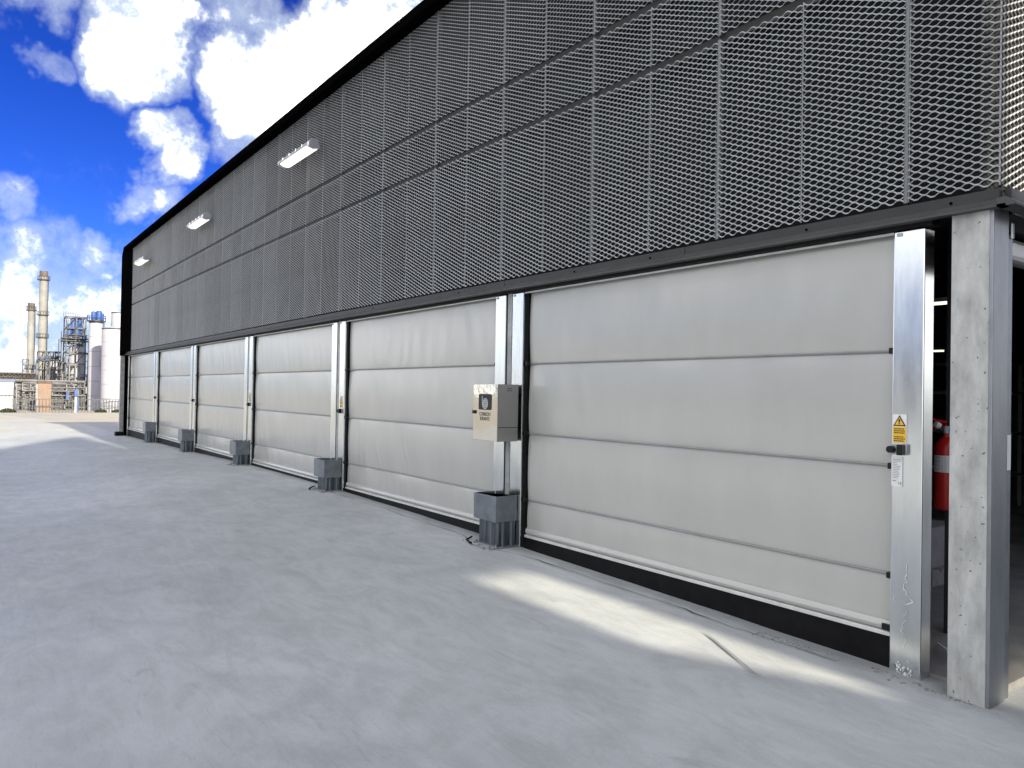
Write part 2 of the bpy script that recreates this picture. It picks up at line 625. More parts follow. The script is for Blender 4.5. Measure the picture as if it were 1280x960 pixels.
def make_ground():
    xs = [-6000, -2500, -1200, -700, -450, -320, -260, SLOPE1, -180, -140, -100, -75, -55, -44, SLOPE0]
    x = -32.0
    while x < 8:
        xs.append(x)
        x += .35
    xs += [8.5, 12, 20, 40, 100, 400, 2000, 6000]
    ys = [-6000, -2000, -600, -200, -80, -40, -20, -12, -8, -6]
    y = -5.0
    while y < -.6:
        ys.append(round(y, 3))
        y += .3
    ys += [-.6, -.4, -.2, 0, .15, .30, .42, .55, 1.5, 5, 12, 30, 80, 200, 600, 2000, 6000]
    mb = MB()
    for xx in xs:
        for yy in ys:
            z = gz(xx, yy)
            if -33 < xx < 9 and -5.5 < yy < -.3:
                z += .006 * noise.noise((xx * .5, yy * .5, 3.1))
            mb.v.append((xx, yy, z))
    n = len(ys)
    for i in range(len(xs) - 1):
        for j in range(n - 1):
            a = i * n + j
            mb.f.append((a, a + n, a + n + 1, a + 1))
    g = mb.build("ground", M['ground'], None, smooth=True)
    g["kind"] = "structure"
    return g


ground = make_ground()

# hairline joint that runs along the foot of the doors, and a tapered dark streak across the sunny patch
mb = MB()
x = -.75
prev = None
while x > -9.2:
    y = -.12 + .035 * noise.noise((x * 1.7, 0, 0)) + .025 * noise.noise((x * 9, 4, 0)) - .08 * math.exp(-((x + 4.35) / .35) ** 2) * 2.0
    w = .003 + .010 * max(0, noise.noise((x * 3, 2, 1)))
    z = gz(x, y) + .007
    cur = ((x, y - w, z), (x, y + w, z))
    if prev:
        mb.poly((prev[0], cur[0], cur[1], prev[1]))
    prev = cur
    x -= .09
mb.build("floor_joint", M['crack'], ground)
mb = MB()
pts = [(-1.50, -.40, .002), (-1.40, -.44, .009), (-1.20, -.54, .010), (-1.0, -.64, .006), (-.82, -.74, .001)]
for (a, b, wa), (c, d, wc) in zip(pts, pts[1:]):
    z0, z1 = gz(a, b) + .008, gz(c, d) + .008
    mb.poly(((a - wa * .5, b - wa, z0), (c - wc * .5, d - wc, z1), (c + wc * .5, d + wc, z1), (a + wa * .5, b + wa, z0)))
mb.build("floor_streak", mat("grey_streak", (.28, .285, .29), .7, var=.1, scale=20), ground)

# ------------------------------------------------------------------ the shed
X_END = -25.55
Z_FAS0, Z_FAS1 = 2.60, 2.705
DEPTH = 14.0
shed = empty("industrial_shed", (-12.7, 0, 0))
tag(shed, "long industrial shed clad in dark grey expanded metal above a row of pale fabric doors", "building")

# expanded-metal panels --------------------------------------------------
LW, SW = .090, .0395


def mesh_panel(name, width, height):
    w, t = .0100, .0026
    dy, dz = w * .57, w * .82
    ny, nz_ = -t * .82, t * .57
    hb = .010
    mb = MB()
    rows = int(height / (SW / 2))
    A = SW / 4
    for k in range(rows):
        zc = (k + .5) * SW / 2
        stations = []
        n = -1
        while True:
            xu = (k % 2) * LW / 2 + n * LW
            if xu > width + LW:
                break
            for dx, s in ((-hb, 1), (hb, 1), (LW / 2 - hb, -1), (LW / 2 + hb, -1)):
                stations.append((xu + dx, zc + s * (A - .0012)))
            n += 1
        cl = []
        for (xa, za), (xb, zb) in zip(stations, stations[1:]):
            if xb <= 0 or xa >= width:
                continue
            if xa < 0:
                za += (zb - za) * (0 - xa) / (xb - xa); xa = 0
            if xb > width:
                zb = za + (zb - za) * (width - xa) / (xb - xa); xb = width
            if not cl:
                cl.append((xa, za))
            cl.append((xb, zb))
        base = len(mb.v)
        for xx, zz in cl:
            mb.v += [(xx, 0, zz - dz / 2), (xx, dy, zz + dz / 2), (xx, dy + ny, zz + dz / 2 + nz_), (xx, ny, zz - dz / 2 + nz_)]
        for i in range(len(cl) - 1):
            a = base + 4 * i
            for p in range(4):
                q = (p + 1) % 4
                mb.f.append((a + p, a + 4 + p, a + 4 + q, a + q))
        a = base + 4 * (len(cl) - 1)
        mb.f.append((base, base + 1, base + 2, base + 3))
        mb.f.append((a + 3, a + 2, a + 1, a))
    # thin rolled edge on both long sides
    for x0 in (-.001, width - .004):
        mb.box(x0 + .001, x0 + .004, .007, .012, 0, height)
    return mb.mesh(name, M['mesh'])


BANDS = [(2.722, 1.417), (4.176, .471), (4.685, 1.26)]
PITCH = .6675
PW = PITCH - .010
pan = [mesh_panel("mesh_panel", PW, h) for _, h in BANDS]
pan_c = [mesh_panel("mesh_panel", .470, h) for _, h in BANDS]
MESH_Y = -.015
X_B0 = -.432
k = 0
x = X_B0
while x - PITCH > X_END + .9:
    for (z, h), me in zip(BANDS, pan):
        inst("mesh_panel", me, shed, (x - PITCH + (.016 if k % 2 else .006), MESH_Y + random.uniform(-.0015, .0015), z + random.uniform(-.002, .002)))
    x -= PITCH
    k += 1
X_LAST = x
w_last = X_LAST - (X_END + .10) - .02
for z, h in BANDS:
    inst("mesh_panel", mesh_panel("mesh_panel", w_last, h), shed, (X_LAST - w_last - .006, MESH_Y, z))
for (z, h), me in zip(BANDS, pan_c):
    inst("mesh_panel", me, shed, (X_B0 + .02, MESH_Y, z))
# the gable end, turned the other way
k = 0
y = -.004
while y < 12:
    for (z, h), me in zip(BANDS, pan):
        inst("mesh_panel", me, shed, (.062, y, z), math.pi / 2)
    y += PITCH + (.02 if k % 2 else .0)
    k += 1
# battens between pairs of panels (three lengths, one for each band)
bm = [MB().box(-.011, .011, .0, .05, 0, h + .01).mesh("batten", M['batten']) for _, h in BANDS]
x = X_B0 + .006
while x > X_END + .6:
    for (z, h), me in zip(BANDS, bm):
        inst("batten", me, shed, (x, MESH_Y + .004, z - .005))
    x -= 2 * PITCH
# rails behind the open horizontal joints
for z in (4.158, 4.668):
    MB().box(X_END + .1, .02, .025, .075, z - .034, z + .034).build("rail", M['fascia'], shed)
# charcoal wall behind the mesh, in two planes
MB().box(X_END + .06, -.08, .16, .22, Z_FAS1 - .02, 6.02).build("backing_wall", M['backing'], shed)
MB().box(-.16, -.10, .22, DEPTH, Z_FAS1 - .02, 6.02).build("backing_wall", M['backing'], shed)
MB().box(-.092, -.05, .003, .218, Z_FAS1 - .02, 6.0).build("corner_closure", M['backing'], shed)
MB().box(X_END, X_END + .055, -.02, DEPTH, 0, 6.02).build("far_gable_wall", M['black'], shed)

# fascia: vertical strips with open butt joints, and the projecting lip below
xs = [.06, -2.05, -4.352, -6.4, -8.542, -10.6, -12.732, -14.8, -16.922, -19.0, -21.112, -23.3, X_END + .02]
for a, b in zip(xs, xs[1:]):
    MB().box(b + .0025, a - .0025, -.012, .03, Z_FAS0 + .045, Z_FAS1).build("fascia_strip", M['fascia'], shed, bevel=.003)
    MB().prism_x([(-.055, Z_FAS0), (-.055, Z_FAS0 + .012), (-.014, Z_FAS0 + .048), (.02, Z_FAS0 + .043), (.02, Z_FAS0 + .006), (.01, Z_FAS0)], b + .0025, a - .0025 + (.045 if a > 0 else 0)).build("fascia_lip", M['lip'], shed)
MB().box(.062, .098, .03, DEPTH, Z_FAS0 + .045, Z_FAS1).build("fascia_strip", M['fascia'], shed, bevel=.003)
MB().prism_y([(.148, Z_FAS0), (.148, Z_FAS0 + .012), (.10, Z_FAS0 + .048), (.06, Z_FAS0 + .043), (.06, Z_FAS0)], -.055, DEPTH).build("fascia_lip", M['lip'], shed)
MB().box(X_END + .06, -.01, .02, .40, Z_FAS0 + .05, Z_FAS1 - .03).build("lintel", M['rail'], shed)
MB().box(X_END + .06, -.30, .03, .14, 2.582, Z_FAS0 + .049).build("door_head", M['rail'], shed)
# bolts on the fascia
for x in (-.18, -1.05, -2.4, -3.3, -5.2, -7.3):
    MB().tube((x, -.018, 2.668), (x, -.010, 2.668), .008, n=8).build("bolt", M['black'], shed)

# roof slab with overhang, and its black edge trim
MB().box(X_END - .05, .12, -.10, DEPTH + .1, 5.985, 6.02).build("roof", M['black'], shed)
MB().prism_x([(-.17, 5.93), (-.17, 6.045), (-.10, 6.07), (.10, 6.07), (.10, 6.022), (-.11, 6.022), (-.11, 5.93)], X_END + .30, .15).build("roof_edge", M['black'], shed)
MB().box(X_END + .3, .1, -.11, .15, 5.945, 5.983).build("soffit", M['black'], shed)
# chamfered far corner and the black end fin
MB().prism_y([(X_END - .02, 5.80), (X_END + .30, 6.06), (X_END + .30, 5.90), (X_END + .06, 5.74), (X_END - .02, 5.74)], -.17, .10).build("corner_trim", M['black'], shed)
MB().box(X_END - .02, X_END + .10, -.17, .10, Z_FAS0 - .02, 5.739).build("end_fin", M['black'], shed)
MB().prism_z([(X_END + .10, -.165), (X_END + .10, -.02), (X_END + 1.02, -.02), (X_END + 1.02, -.035)], Z_FAS0 + .10, 5.90).build("end_band", M['black'], shed)  # dark tapered band on the facade next to the fin
for x in (-2.2, -6.4, -9.0, -12.3, -15.2, -18.9, -23.0):
    MB().tube((x, -.18, 6.02), (x, -.165, 6.02), .014, n=8).tube((x, -.13, 6.06), (x, -.13, 6.085), .012, n=8).build("trim_fixing", M['rail'], shed)

# interior shell ---------------------------------------------------------
MB().box(X_END + .06, -.02, .17, DEPTH, -.06, .045).build("floor_slab", M['intfloor'], shed)
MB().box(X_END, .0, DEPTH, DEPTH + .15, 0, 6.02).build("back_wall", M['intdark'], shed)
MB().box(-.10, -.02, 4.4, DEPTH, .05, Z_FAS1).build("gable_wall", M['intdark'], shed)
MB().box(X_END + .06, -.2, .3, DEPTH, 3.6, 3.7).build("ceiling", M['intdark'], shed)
for yy in (3.0, 6.0, 9.0):
    MB().box(X_END + .1, -.2, yy, yy + .16, 3.25, 3.58).build("ceiling_joist", M['rail'], shed)

# corner column ----------------------------------------------------------
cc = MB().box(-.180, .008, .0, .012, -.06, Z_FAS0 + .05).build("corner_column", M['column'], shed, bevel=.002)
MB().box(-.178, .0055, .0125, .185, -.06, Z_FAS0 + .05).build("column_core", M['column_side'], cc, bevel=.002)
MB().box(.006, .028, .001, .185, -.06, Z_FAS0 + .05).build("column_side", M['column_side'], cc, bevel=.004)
MB().box(-.20, -.1815, .05, .16, .04, .16).build("column_cleat", M['galv_dull'], cc)
# jamb of the gable-end door and its rolled curtain
gj = MB().box(-.10, .016, .190, .268, .0, 2.50).build("gable_jamb", M['guard_band'], shed, bevel=.004)
MB().box(.0165, .018, .215, .262, 1.23, 1.42).build("sticker", M['white'], gj)
MB().box(-.17, -.06, .33, 4.2, 2.40, 2.53).build("rolled_curtain", M['fabric'], shed, bevel=.03)
MB().box(-.16, -.03, .24, 4.3, 2.552, 2.64).build("gable_lintel", M['rail'], shed)
MB().tube((.02, .245, 2.48), (.02, .245, 2.56), .012, n=8).tube((.02, .245, 2.56), (-.02, .245, 2.56), .010, n=8).build("eye_bolt", M['galv_dull'], shed)

# bays: jambs, pillars, doors -------------------------------------------
BAY, P1 = 4.19, -4.352
PIL = [P1 - BAY * i for i in range(5)]
JW, JG = .182, .054
Z_JT = 2.575


def jamb(x0, x1, y0=.05, y1=.165, flag=False):
    j = MB().box(x0, x1, y0, y1, -.05, Z_JT).build("jamb", M['galv'], shed, bevel=.006)
    MB().box(x0 + .02, x0 + .05, y0 - .006, y0 - .001, Z_JT - .03, Z_JT - .012).build("jamb_clip", M['galv_dull'], j)
    return j


jamb_main = jamb(-.522, -.345)
jamb_pairs = []
for px in PIL:
    a = jamb(px + JG, px + JG + JW)
    b = jamb(px - JG - JW, px - JG)
    MB().box(px - .036, px + .036, .058, .26, -.05, Z_FAS0 + .04).build("pillar", M['pillar'], shed, bevel=.003)
    jamb_pairs.append((a, b))
jamb_end = jamb(X_END + .15, X_END + .27)
MB().box(X_END - .02, X_END + .09, -.15, -.03, -.05, Z_FAS0 - .022).build("end_post", M['pillar'], shed, bevel=.004)
MB().prism_z([(X_END - .10, -.26), (X_END + .18, -.26), (X_END + .18, .0), (X_END - .10, .0)], -.05, .13).build("post_foot", M['rubber'], shed, bevel=.03)

Z_STIFF = [1.885, 1.212, .575]
Z_BOT, Z_TOP = .232, 2.59


def curtain(x0, x1, z0, z1, seed, creases):
    """One fabric field, gently bellied and creased."""
    nx, nz_ = 90, 20
    mb = MB()
    for j in range(nz_ + 1):
        for i in range(nx + 1):
            u, v = i / nx, j / nz_
            xx, zz = x0 + (x1 - x0) * u, z0 + (z1 - z0) * v
            edge = math.sin(math.pi * v) ** .7 if 0 < v < 1 else 0
            d = -.010 * edge
            d += .007 * edge * noise.noise((xx * 1.6, zz * 1.1, seed))
            d += .0045 * edge * noise.noise((xx * 5.5 + zz * 1.5, zz * .8, seed + 9))
            for cx, cw, amp, lean, freq in creases:
                q = math.exp(-((xx - cx) / cw) ** 2)
                d += amp * q * math.sin((xx + lean * zz) * freq + 2.5 * noise.noise((xx * 3, zz * 3, seed))) * (1 - v) ** .8 * min(1, v * 9)
            mb.v.append((xx, .12 + d, zz))
    for j in range(nz_):
        for i in range(nx):
            a = j * (nx + 1) + i
            mb.f.append((a, a + 1, a + nx + 2, a + nx + 1))
    return mb


DOORS = [(-.345 - .177, PIL[0] + JG + JW)] + [(PIL[i] - JG - JW, PIL[i + 1] + JG + JW) for i in range(4)] + [(PIL[4] - JG - JW, X_END + .27)]
for n, (xr, xl) in enumerate(DOORS):
    fr = MB().box(xl - .01, xl + .035, .085, .19, -.02, Z_TOP).box(xr - .006, xr + .004, .10, .19, -.02, Z_TOP).build("fabric_door", M['rubber'], shed)
    MB().box(xl + .002, xr - .004, .06, .074, 2.562, 2.575).build("header_edge", M['bottombar'], fr)
    zz = [Z_BOT] + Z_STIFF[::-1] + [Z_TOP]
    rnd = random.Random(n + 3)
    for j, (za, zb) in enumerate(zip(zz, zz[1:])):
        cr = []
        if j <= 1:
            for _ in range(2 if n == 0 else 4):
                cr.append((rnd.uniform(xl + .2, xr - .2), rnd.uniform(.15, .5), rnd.uniform(.002, .0055 if n else .003), rnd.uniform(-.5, .5), rnd.uniform(30, 60)))
        if j == 3:
            cr.append((rnd.uniform(xl + .5, xr - .5), .8, .0025, rnd.uniform(-.3, .3), 22))
        curtain(xl + .03, xr, za + .008, zb - .008, n * 7.7 + j * 2.1, cr).build("curtain_panel", M['fabric'], fr, smooth=True)
    for z in Z_STIFF:
        MB().prism_x([(.106, z - .008), (.102, z), (.106, z + .007), (.124, z + .009), (.124, z - .010)], xl + .03, xr - .001).build("stiffener", M['stiff'], fr)
        tb = MB()
        tb.box(xr - .030, xr - .002, .060, .099, z - .018, z + .018)
        tb.build("end_tab", M['plastic'], fr, bevel=.004)
        MB().box(xl + .028, xl + .058, .060, .099, z - .018, z + .018).build("end_tab", M['plastic'], fr, bevel=.004)
    # the roll-over bottom pocket, the pale bar and the rubber skirt
    MB().prism_x([(.100, Z_BOT + .012), (.088, Z_BOT + .035), (.098, Z_BOT + .070), (.125, Z_BOT + .075), (.125, Z_BOT + .012)], xl + .03, xr - .002).build("bottom_pocket", M['fabric'], fr, bevel=.006)
    MB().box(xl + .03, xr - .003, .082, .13, Z_BOT - .016, Z_BOT + .009).build("bottom_bar", M['bottombar'], fr, bevel=.003)
    MB().box(xr - .055, xr - .004, .066, .081, Z_BOT + .02, Z_BOT + .055).build("end_tab", M['plastic'], fr)
    sk = MB()
    ns = 40
    for i in range(ns + 1):
        xx = xl + .03 + (xr - xl - .035) * i / ns
        zb = gz(xx, .08) - .03
        w = .010 * noise.noise((xx * 2, 0, n))
        sk.v += [(xx, .098, Z_BOT - .017), (xx, .085 + w, (Z_BOT + zb) / 2), (xx, .072 + w * 1.5, zb), (xx, .15, zb), (xx, .15, Z_BOT - .017)]
    for i in range(ns):
        a = 5 * i
        for p in range(5):
            q = (p + 1) % 5
            sk.f.append((a + p, a + q, a + 5 + q, a + 5 + p))
    sk.build("rubber_skirt", M['rubber'], fr)

# switches, stickers -----------------------------------------------------


def switch(parent, xc, z, y=.05, s=1.0):
    p = MB().box(xc - .052 * s, xc + .052 * s, y - .012, y - .001, z - .030 * s, z + .030 * s).build("switch_plate", M['galv_dull'], parent, bevel=.003)
    MB().tube((xc - .030 * s, y - .045, z), (xc - .030 * s, y - .0121, z), .020 * s, .022 * s, n=14).build("push_button", M['plastic'], p)
    MB().box(xc + .012 * s, xc + .044 * s, y - .050, y - .0121, z - .030 * s, z + .031 * s).build("key_switch", M['plastic'], p, bevel=.004)
    return p


def warning_sign(xc, z, y, w, h, label, place):
    root = empty("warning_sign", (xc, y, z))
    tag(root, label, "sign", "yellow warning stickers on the door jambs")
    t = h - w
    MB().box(xc - w / 2 - .004, xc + w / 2 + .004, y - .0035, y - .001, z - h / 2 - .004, z + h / 2 + .004).build("sticker_base", M['white'], root)
    zt = z + h / 2
    zm = zt - w * .86
    MB().box(xc - w / 2, xc + w / 2, y - .0050, y - .0036, z - h / 2, zm - .004).build("text_field", M['yellow'], root)
    MB().prism_y([(xc - w / 2, zm), (xc + w / 2, zm), (xc, zt)], y - .0050, y - .0036).build("triangle_border", M['ink'], root)
    f = .70
    cz = zm + (zt - zm) * .36
    MB().prism_y([(xc - w / 2 * f, cz + (zm - cz) * f), (xc + w / 2 * f, cz + (zm - cz) * f), (xc, cz + (zt - cz) * f)], y - .0064, y - .0051).build("triangle_field", M['yellow'], root)
    hh = zt - zm
    MB().prism_y([(xc - .0035, zm + hh * .33), (xc + .0035, zm + hh * .33), (xc + .006, zm + hh * .62), (xc - .006, zm + hh * .62)], y - .0076, y - .0065).box(xc - .0045, xc + .0045, y - .0076, y - .0065, zm + hh * .18, zm + hh * .27).build("exclamation_mark", M['ink'], root)
    rnd = random.Random(5)
    tl = MB()
    zz = zm - .016
    i = 0
    while zz > z - h / 2 + .008:
        if i != 3:
            xa = xc - w * .42
            while xa < xc + w * .36:
                ln = rnd.uniform(.006, .014)
                tl.box(xa, min(xa + ln, xc + w * .43), y - .0060, y - .0051, zz - .0028, zz + .0028)
                xa += ln + .003
        zz -= .0115
        i += 1
    tl.build("text_lines", M['ink'], root)
    return root


sw = switch(jamb_main, -.482, 1.312)
warning_sign(-.475, 1.432, .05, .074, .158, "large yellow triangle warning sticker on steel jamb next to red extinguisher", 0)
dl = empty("data_label", (-.487, .05, 1.185))
tag(dl, "white printed data label on steel jamb below the push button switch", "label")
MB().box(-.522 + .003, -.455, .0455, .0488, 1.10, 1.27).build("paper", M['white'], dl)
tl = MB()
rnd = random.Random(2)
for i in range(12):
    zz = 1.255 - i * .0098
    tl.box(-.512, -.512 + rnd.uniform(.025, .048), .0445, .0454, zz - .0018, zz + .0018)
tl.box(-.512, -.490, .0445, .0454, 1.128, 1.134)
tl.build("text_lines", M['greyink'], dl)
text_mb("CE", .018, M['ink'], "marking", dl, (-.470, .0450, 1.118))
for i, (a, b) in enumerate(jamb_pairs):
    if i == 0:
        continue
    xc = PIL[i] + JG + JW * .45
    switch(a, xc, 1.30, s=1.05)
    if i == 1:
        warning_sign(xc + .01, 1.43, .05, .074, .158, "small yellow warning sticker on the bare jamb between second and third fabric doors", 0)
    if i == 2:
        warning_sign(xc + .01, 1.43, .05, .074, .158, "tiny yellow warning sticker on the jamb between third and fourth fabric doors", 0)
# pale scribbles and mortar splashes on the first jamb
rnd = random.Random(11)
sc = MB()
for (x0, z0, n, dx, dz) in ((-.425, .66, 9, .012, -.016), (-.44, .52, 8, .014, -.012), (-.43, .40, 9, .012, -.015), (-.455, .30, 6, .012, -.014), (-.49, .47, 5, .010, -.01)):
    p = Vector((x0, .0475, z0))
    for i in range(n):
        q = p + Vector((rnd.uniform(-1.3, 1.3) * dx, 0, dz * rnd.uniform(.2, 1.6)))
        d = (q - p).normalized()
        s = Vector((d.z, 0, -d.x)) * rnd.uniform(.0008, .0026)
        if rnd.random() < .8:
            sc.poly((p - s, q - s, q + s, p + s))
        p = q
sc.build("chalk_scribble", M['chalk'], jamb_main)["kind"] = "stuff"
sp = MB()
for i in range(26):
    x0, z0 = rnd.uniform(-.48, -.40), .03 + abs(rnd.gauss(0, .035))
    r = rnd.uniform(.002, .009)
    sp.prism_y([(x0 + r * rnd.uniform(.5, 1.2) * math.cos(t), z0 + r * rnd.uniform(.6, 1.8) * math.sin(t)) for t in [k * math.pi / 3 for k in range(6)]], .045, .0488)
sp.build("mortar_splash", M['chalk'], jamb_main)

# broken grout along the sill by the first jamb and round the column foot
rnd = random.Random(17)
gr = MB()
for i in range(150):
    if i < 95:
        x0 = rnd.uniform(-1.35, -.30)
        y0 = -.02 - abs(rnd.gauss(0, .045)) + (x0 + .9) * .04
    else:
        x0, y0 = rnd.uniform(-.28, .10), -.012 - abs(rnd.gauss(0, .022))
    r = rnd.uniform(.003, .013)
    z0 = gz(x0, y0)
    gr.lathe(x0, y0, [(r * rnd.uniform(.8, 1.4), z0 - .006), (r * .8, z0 + r * .35), (r * .3, z0 + r * .55)], n=5)
gr.build("grout_crumbs", M['mortar'], ground)["kind"] = "stuff"

# ------------------------------------------------------------------ crash guards
GUARD_LABELS = ["large galvanised crash guard below the polished hydrant cabinet",
                "galvanised crash guard at the pillar between second and third fabric doors",
                "galvanised crash guard at the pillar between third and fourth fabric doors",
                "galvanised crash guard at the pillar between fourth and fifth fabric doors",
                "galvanised crash guard at the pillar between fifth and sixth fabric doors"]


def crash_guard(px, lab, seed):
    g0 = gz(px, -.15)
    root = empty("crash_guard", (px, -.1, g0))
    tag(root, lab, "crash guard", "steel crash guards round the feet of the pillars")
    rnd = random.Random(seed)
    a, b, f, bk = px - .19, px + .19, -.205, .046
    t = .006
    u = [(a, bk), (a, f), (b, f), (b, bk), (b - t, bk), (b - t, f + t), (a + t, f + t), (a + t, bk)]
    MB().prism_z(u, .365, .612).build("upper_band", M['guard_band'], root, bevel=.003)
    # ribbed lower skirt
    pts = []
    a2, b2, f2 = px - .165, px + .165, -.150
    def run(p, q, nrm, n):
        for i in range(n):
            for k_, o in ((0, 0), (.35, 0), (.5, 1), (.85, 1)):
                tt = (i + k_) / n
                pts.append((p[0] + (q[0] - p[0]) * tt + nrm[0] * .014 * o, p[1] + (q[1] - p[1]) * tt + nrm[1] * .014 * o))
    run((a2, bk), (a2, f2), (-1, 0), 2)
    run((a2, f2), (b2, f2), (0, -1), 3)
    run((b2, f2), (b2, bk), (1, 0), 2)
    pts.append((b2, bk))
    MB().prism_z(pts, g0 - .04, .3645).build("lower_skirt", M['guard_lower'], root)
    MB().box(px - .20, px + .20, -.20, bk, g0 - .04, g0 + .014).build("base_plate", M['galv_dull'], root, bevel=.003)
    for sx in (-1, 1):
        MB().tube((px + sx * .17, -.18, g0 + .014), (px + sx * .17, -.18, g0 + .032), .012, n=6).build("anchor_bolt", M['galv_dull'], root)
    if seed < 3:
        # crumbs of grout broken out round the foot
        gr = MB()
        for i in range(22):
            x0, y0 = px + rnd.uniform(-.30, .24), -.21 - abs(rnd.gauss(0, .035))
            r = rnd.uniform(.006, .022)
            z0 = gz(x0, y0)
            gr.lathe(x0, y0, [(r, z0 - .01), (r * .8, z0 + r * .35), (r * .3, z0 + r * .6)], n=5)
        gr.build("grout_crumbs", M['mortar'], root)["kind"] = "stuff"
    return root


for i, px in enumerate(PIL):
    crash_guard(px, GUARD_LABELS[i], i)
# a short off-cut of strap by the first guards
for j, px in enumerate(PIL[:2]):
    z = gz(px - .25, -.25) + .008
    o = MB().path([(px - .31, -.14, z + .02), (px - .29, -.22, z), (px - .20, -.26, z + .01), (px - .10, -.29, z + .003), (px - .06, -.31, z + .02)], .009, 6).build("strap_offcut", M['rubber'], None)
    tag(o, ["black strap off-cut lying at the foot of the guard under the hydrant cabinet", "black strap off-cut lying at the guard between second and third doors"][j], "strap")

# ------------------------------------------------------------------ hydrant cabinet
hx0, hx1, hy0, hy1, hz0, hz1 = -4.545, -4.125, -.225, .012, 1.135, 1.680
cab = empty("hydrant_cabinet", ((hx0 + hx1) / 2, hy1, hz0))
tag(cab, "polished steel fire hydrant cabinet on pillar between first two doors", "cabinet")
MB().box(hx0, hx1, hy0 + .006, hy1, hz0, hz1).build("body", M['brushed'], cab, bevel=.003)
fd = MB().box(hx0 + .001, hx1 - .001, hy0 - .006, hy0 + .005, hz0 + .001, hz1 - .001).build("front_door", M['mirror'], cab, bevel=.003)
fy = hy0 - .006
W, H = hx1 - hx0, hz1 - hz0
# black rounded square with white spiral emblem
lx0, lx1, lz0, lz1 = hx0 + W * .24, hx0 + W * .77, hz1 - H * .455, hz1 - H * .175
r = .018
prof = []
for cx, cz, a0 in ((lx1 - r, lz1 - r, 0), (lx0 + r, lz1 - r, 90), (lx0 + r, lz0 + r, 180), (lx1 - r, lz0 + r, 270)):
    for s in range(5):
        t = rad(a0 + s * 22.5)
        prof.append((cx + r * math.cos(t), cz + r * math.sin(t)))
MB().prism_y(prof, fy - .002, fy - .0005).build("emblem_plate", M['ink'], fd)
sp = MB()
cx, cz = (lx0 + lx1) / 2 + .004, (lz0 + lz1) / 2 - .012
pts = []
for s in range(90):
    t = s / 89 * 3.0 * 2 * math.pi
    rr = .006 + .047 * s / 89
    pts.append((cx - rr * math.cos(t) * .95, cz + rr * math.sin(t) * 1.05))
pts.append((pts[-1][0] - .002, lz1 - .02))
for (a, b), (c, d) in zip(pts, pts[1:]):
    v = Vector((c - a, d - b))
    if v.length < 1e-6:
        continue
    nn = Vector((-v.y, v.x)).normalized() * .0035
    sp.poly(((a - nn.x, fy - .0032, b - nn.y), (c - nn.x, fy - .0032, d - nn.y), (c + nn.x, fy - .0032, d + nn.y), (a + nn.x, fy - .0032, b + nn.y)))
sp.build("spiral_emblem", M['chalk'], fd)
text_mb("CORREDO", .050, M['ink'], "lettering", fd, ((hx0 + hx1) / 2, fy - .001, hz1 - H * .535), sx=.80)
text_mb("IDRANTE", .050, M['ink'], "lettering", fd, ((hx0 + hx1) / 2, fy - .001, hz1 - H * .615), sx=.80)
MB().box(hx0 + .006, hx0 + .046, fy - .016, fy - .0005, hz1 - H * .53, hz1 - H * .47).build("latch", M['plastic'], fd, bevel=.003)
MB().box(hx1 - .0005, hx1 + .0012, hy0 + .10, hy0 + .16, hz1 - .042, hz1 - .036).box(hx1 - .0005, hx1 + .0012, hy0 + .10, hy0 + .16, hz1 - .062, hz1 - .056).build("vent_slot", M['ink'], cab)
MB().box(hx1 - .0005, hx1 + .001, hy0 + .006, hy1, hz0 + .130, hz0 + .137).build("side_seam", M['ink'], cab)
for z in (hz0 + .03, hz1 - .09):
    MB().box(hx0 + .06, hx1 - .03, hy1 + .0005, .049, z, z + .06).build("bracket", M['rail'], cab)

# ------------------------------------------------------------------ facade lamps
LAMPS = [(-9.66, 5.21, "lit linear wall lamp on the mesh above the third fabric door"),
         (-15.67, 5.21, "lit linear wall lamp on the mesh above the fourth fabric door"),
         (-22.05, 5.19, "lit linear wall lamp on the mesh beside the black end of the shed")]
for x, z, lab in LAMPS:
    root = empty("wall_lamp", (x, -.02, z))
    tag(root, lab, "lamp", "lit lamps along the upper facade")
    hl = .62
    MB().prism_x([(-.10, z + .02), (-.14, z + .085), (-.22, z + .085), (-.285, z + .01), (-.285, z - .015), (-.10, z - .03)], x - hl, x + hl).build("lamp_body", M['lampbody'], root, bevel=.006)
    MB().prism_x([(-.115, z - .0305), (-.115, z - .05), (-.165, z - .062), (-.225, z - .058), (-.27, z - .035), (-.275, z - .0175)], x - hl + .05, x + hl - .03).build("lens", M['lamp'], root)
    MB().prism_x([(-.095, z - .04), (-.14, z + .09), (-.225, z + .09), (-.292, z + .012), (-.292, z - .04), (-.2, z - .066)], x + hl + .0005, x + hl + .03).build("end_cap", M['lampbody'], root)
    MB().prism_x([(-.095, z - .04), (-.14, z + .09), (-.225, z + .09), (-.292, z + .012), (-.292, z - .04), (-.2, z - .066)], x - hl - .03, x - hl - .0005).build("end_cap", M['lampbody'], root)
    for dx in (-.4, -.12, .16, .42):
        MB().box(x + dx - .012, x + dx + .012, -.30, -.293, z - .012, z + .03).box(x + dx - .012, x + dx + .012, -.24, -.2, z + .088, z + .098).build("clip", M['galv_dull'], root)
    for dx in (-.35, .35):
        MB().box(x + dx - .02, x + dx + .02, -.15, -.015, z + .03, z + .045).box(x + dx - .02, x + dx + .02, -.030, -.016, z - .05, z + .12).build("bracket", M['galv_dull'], root)

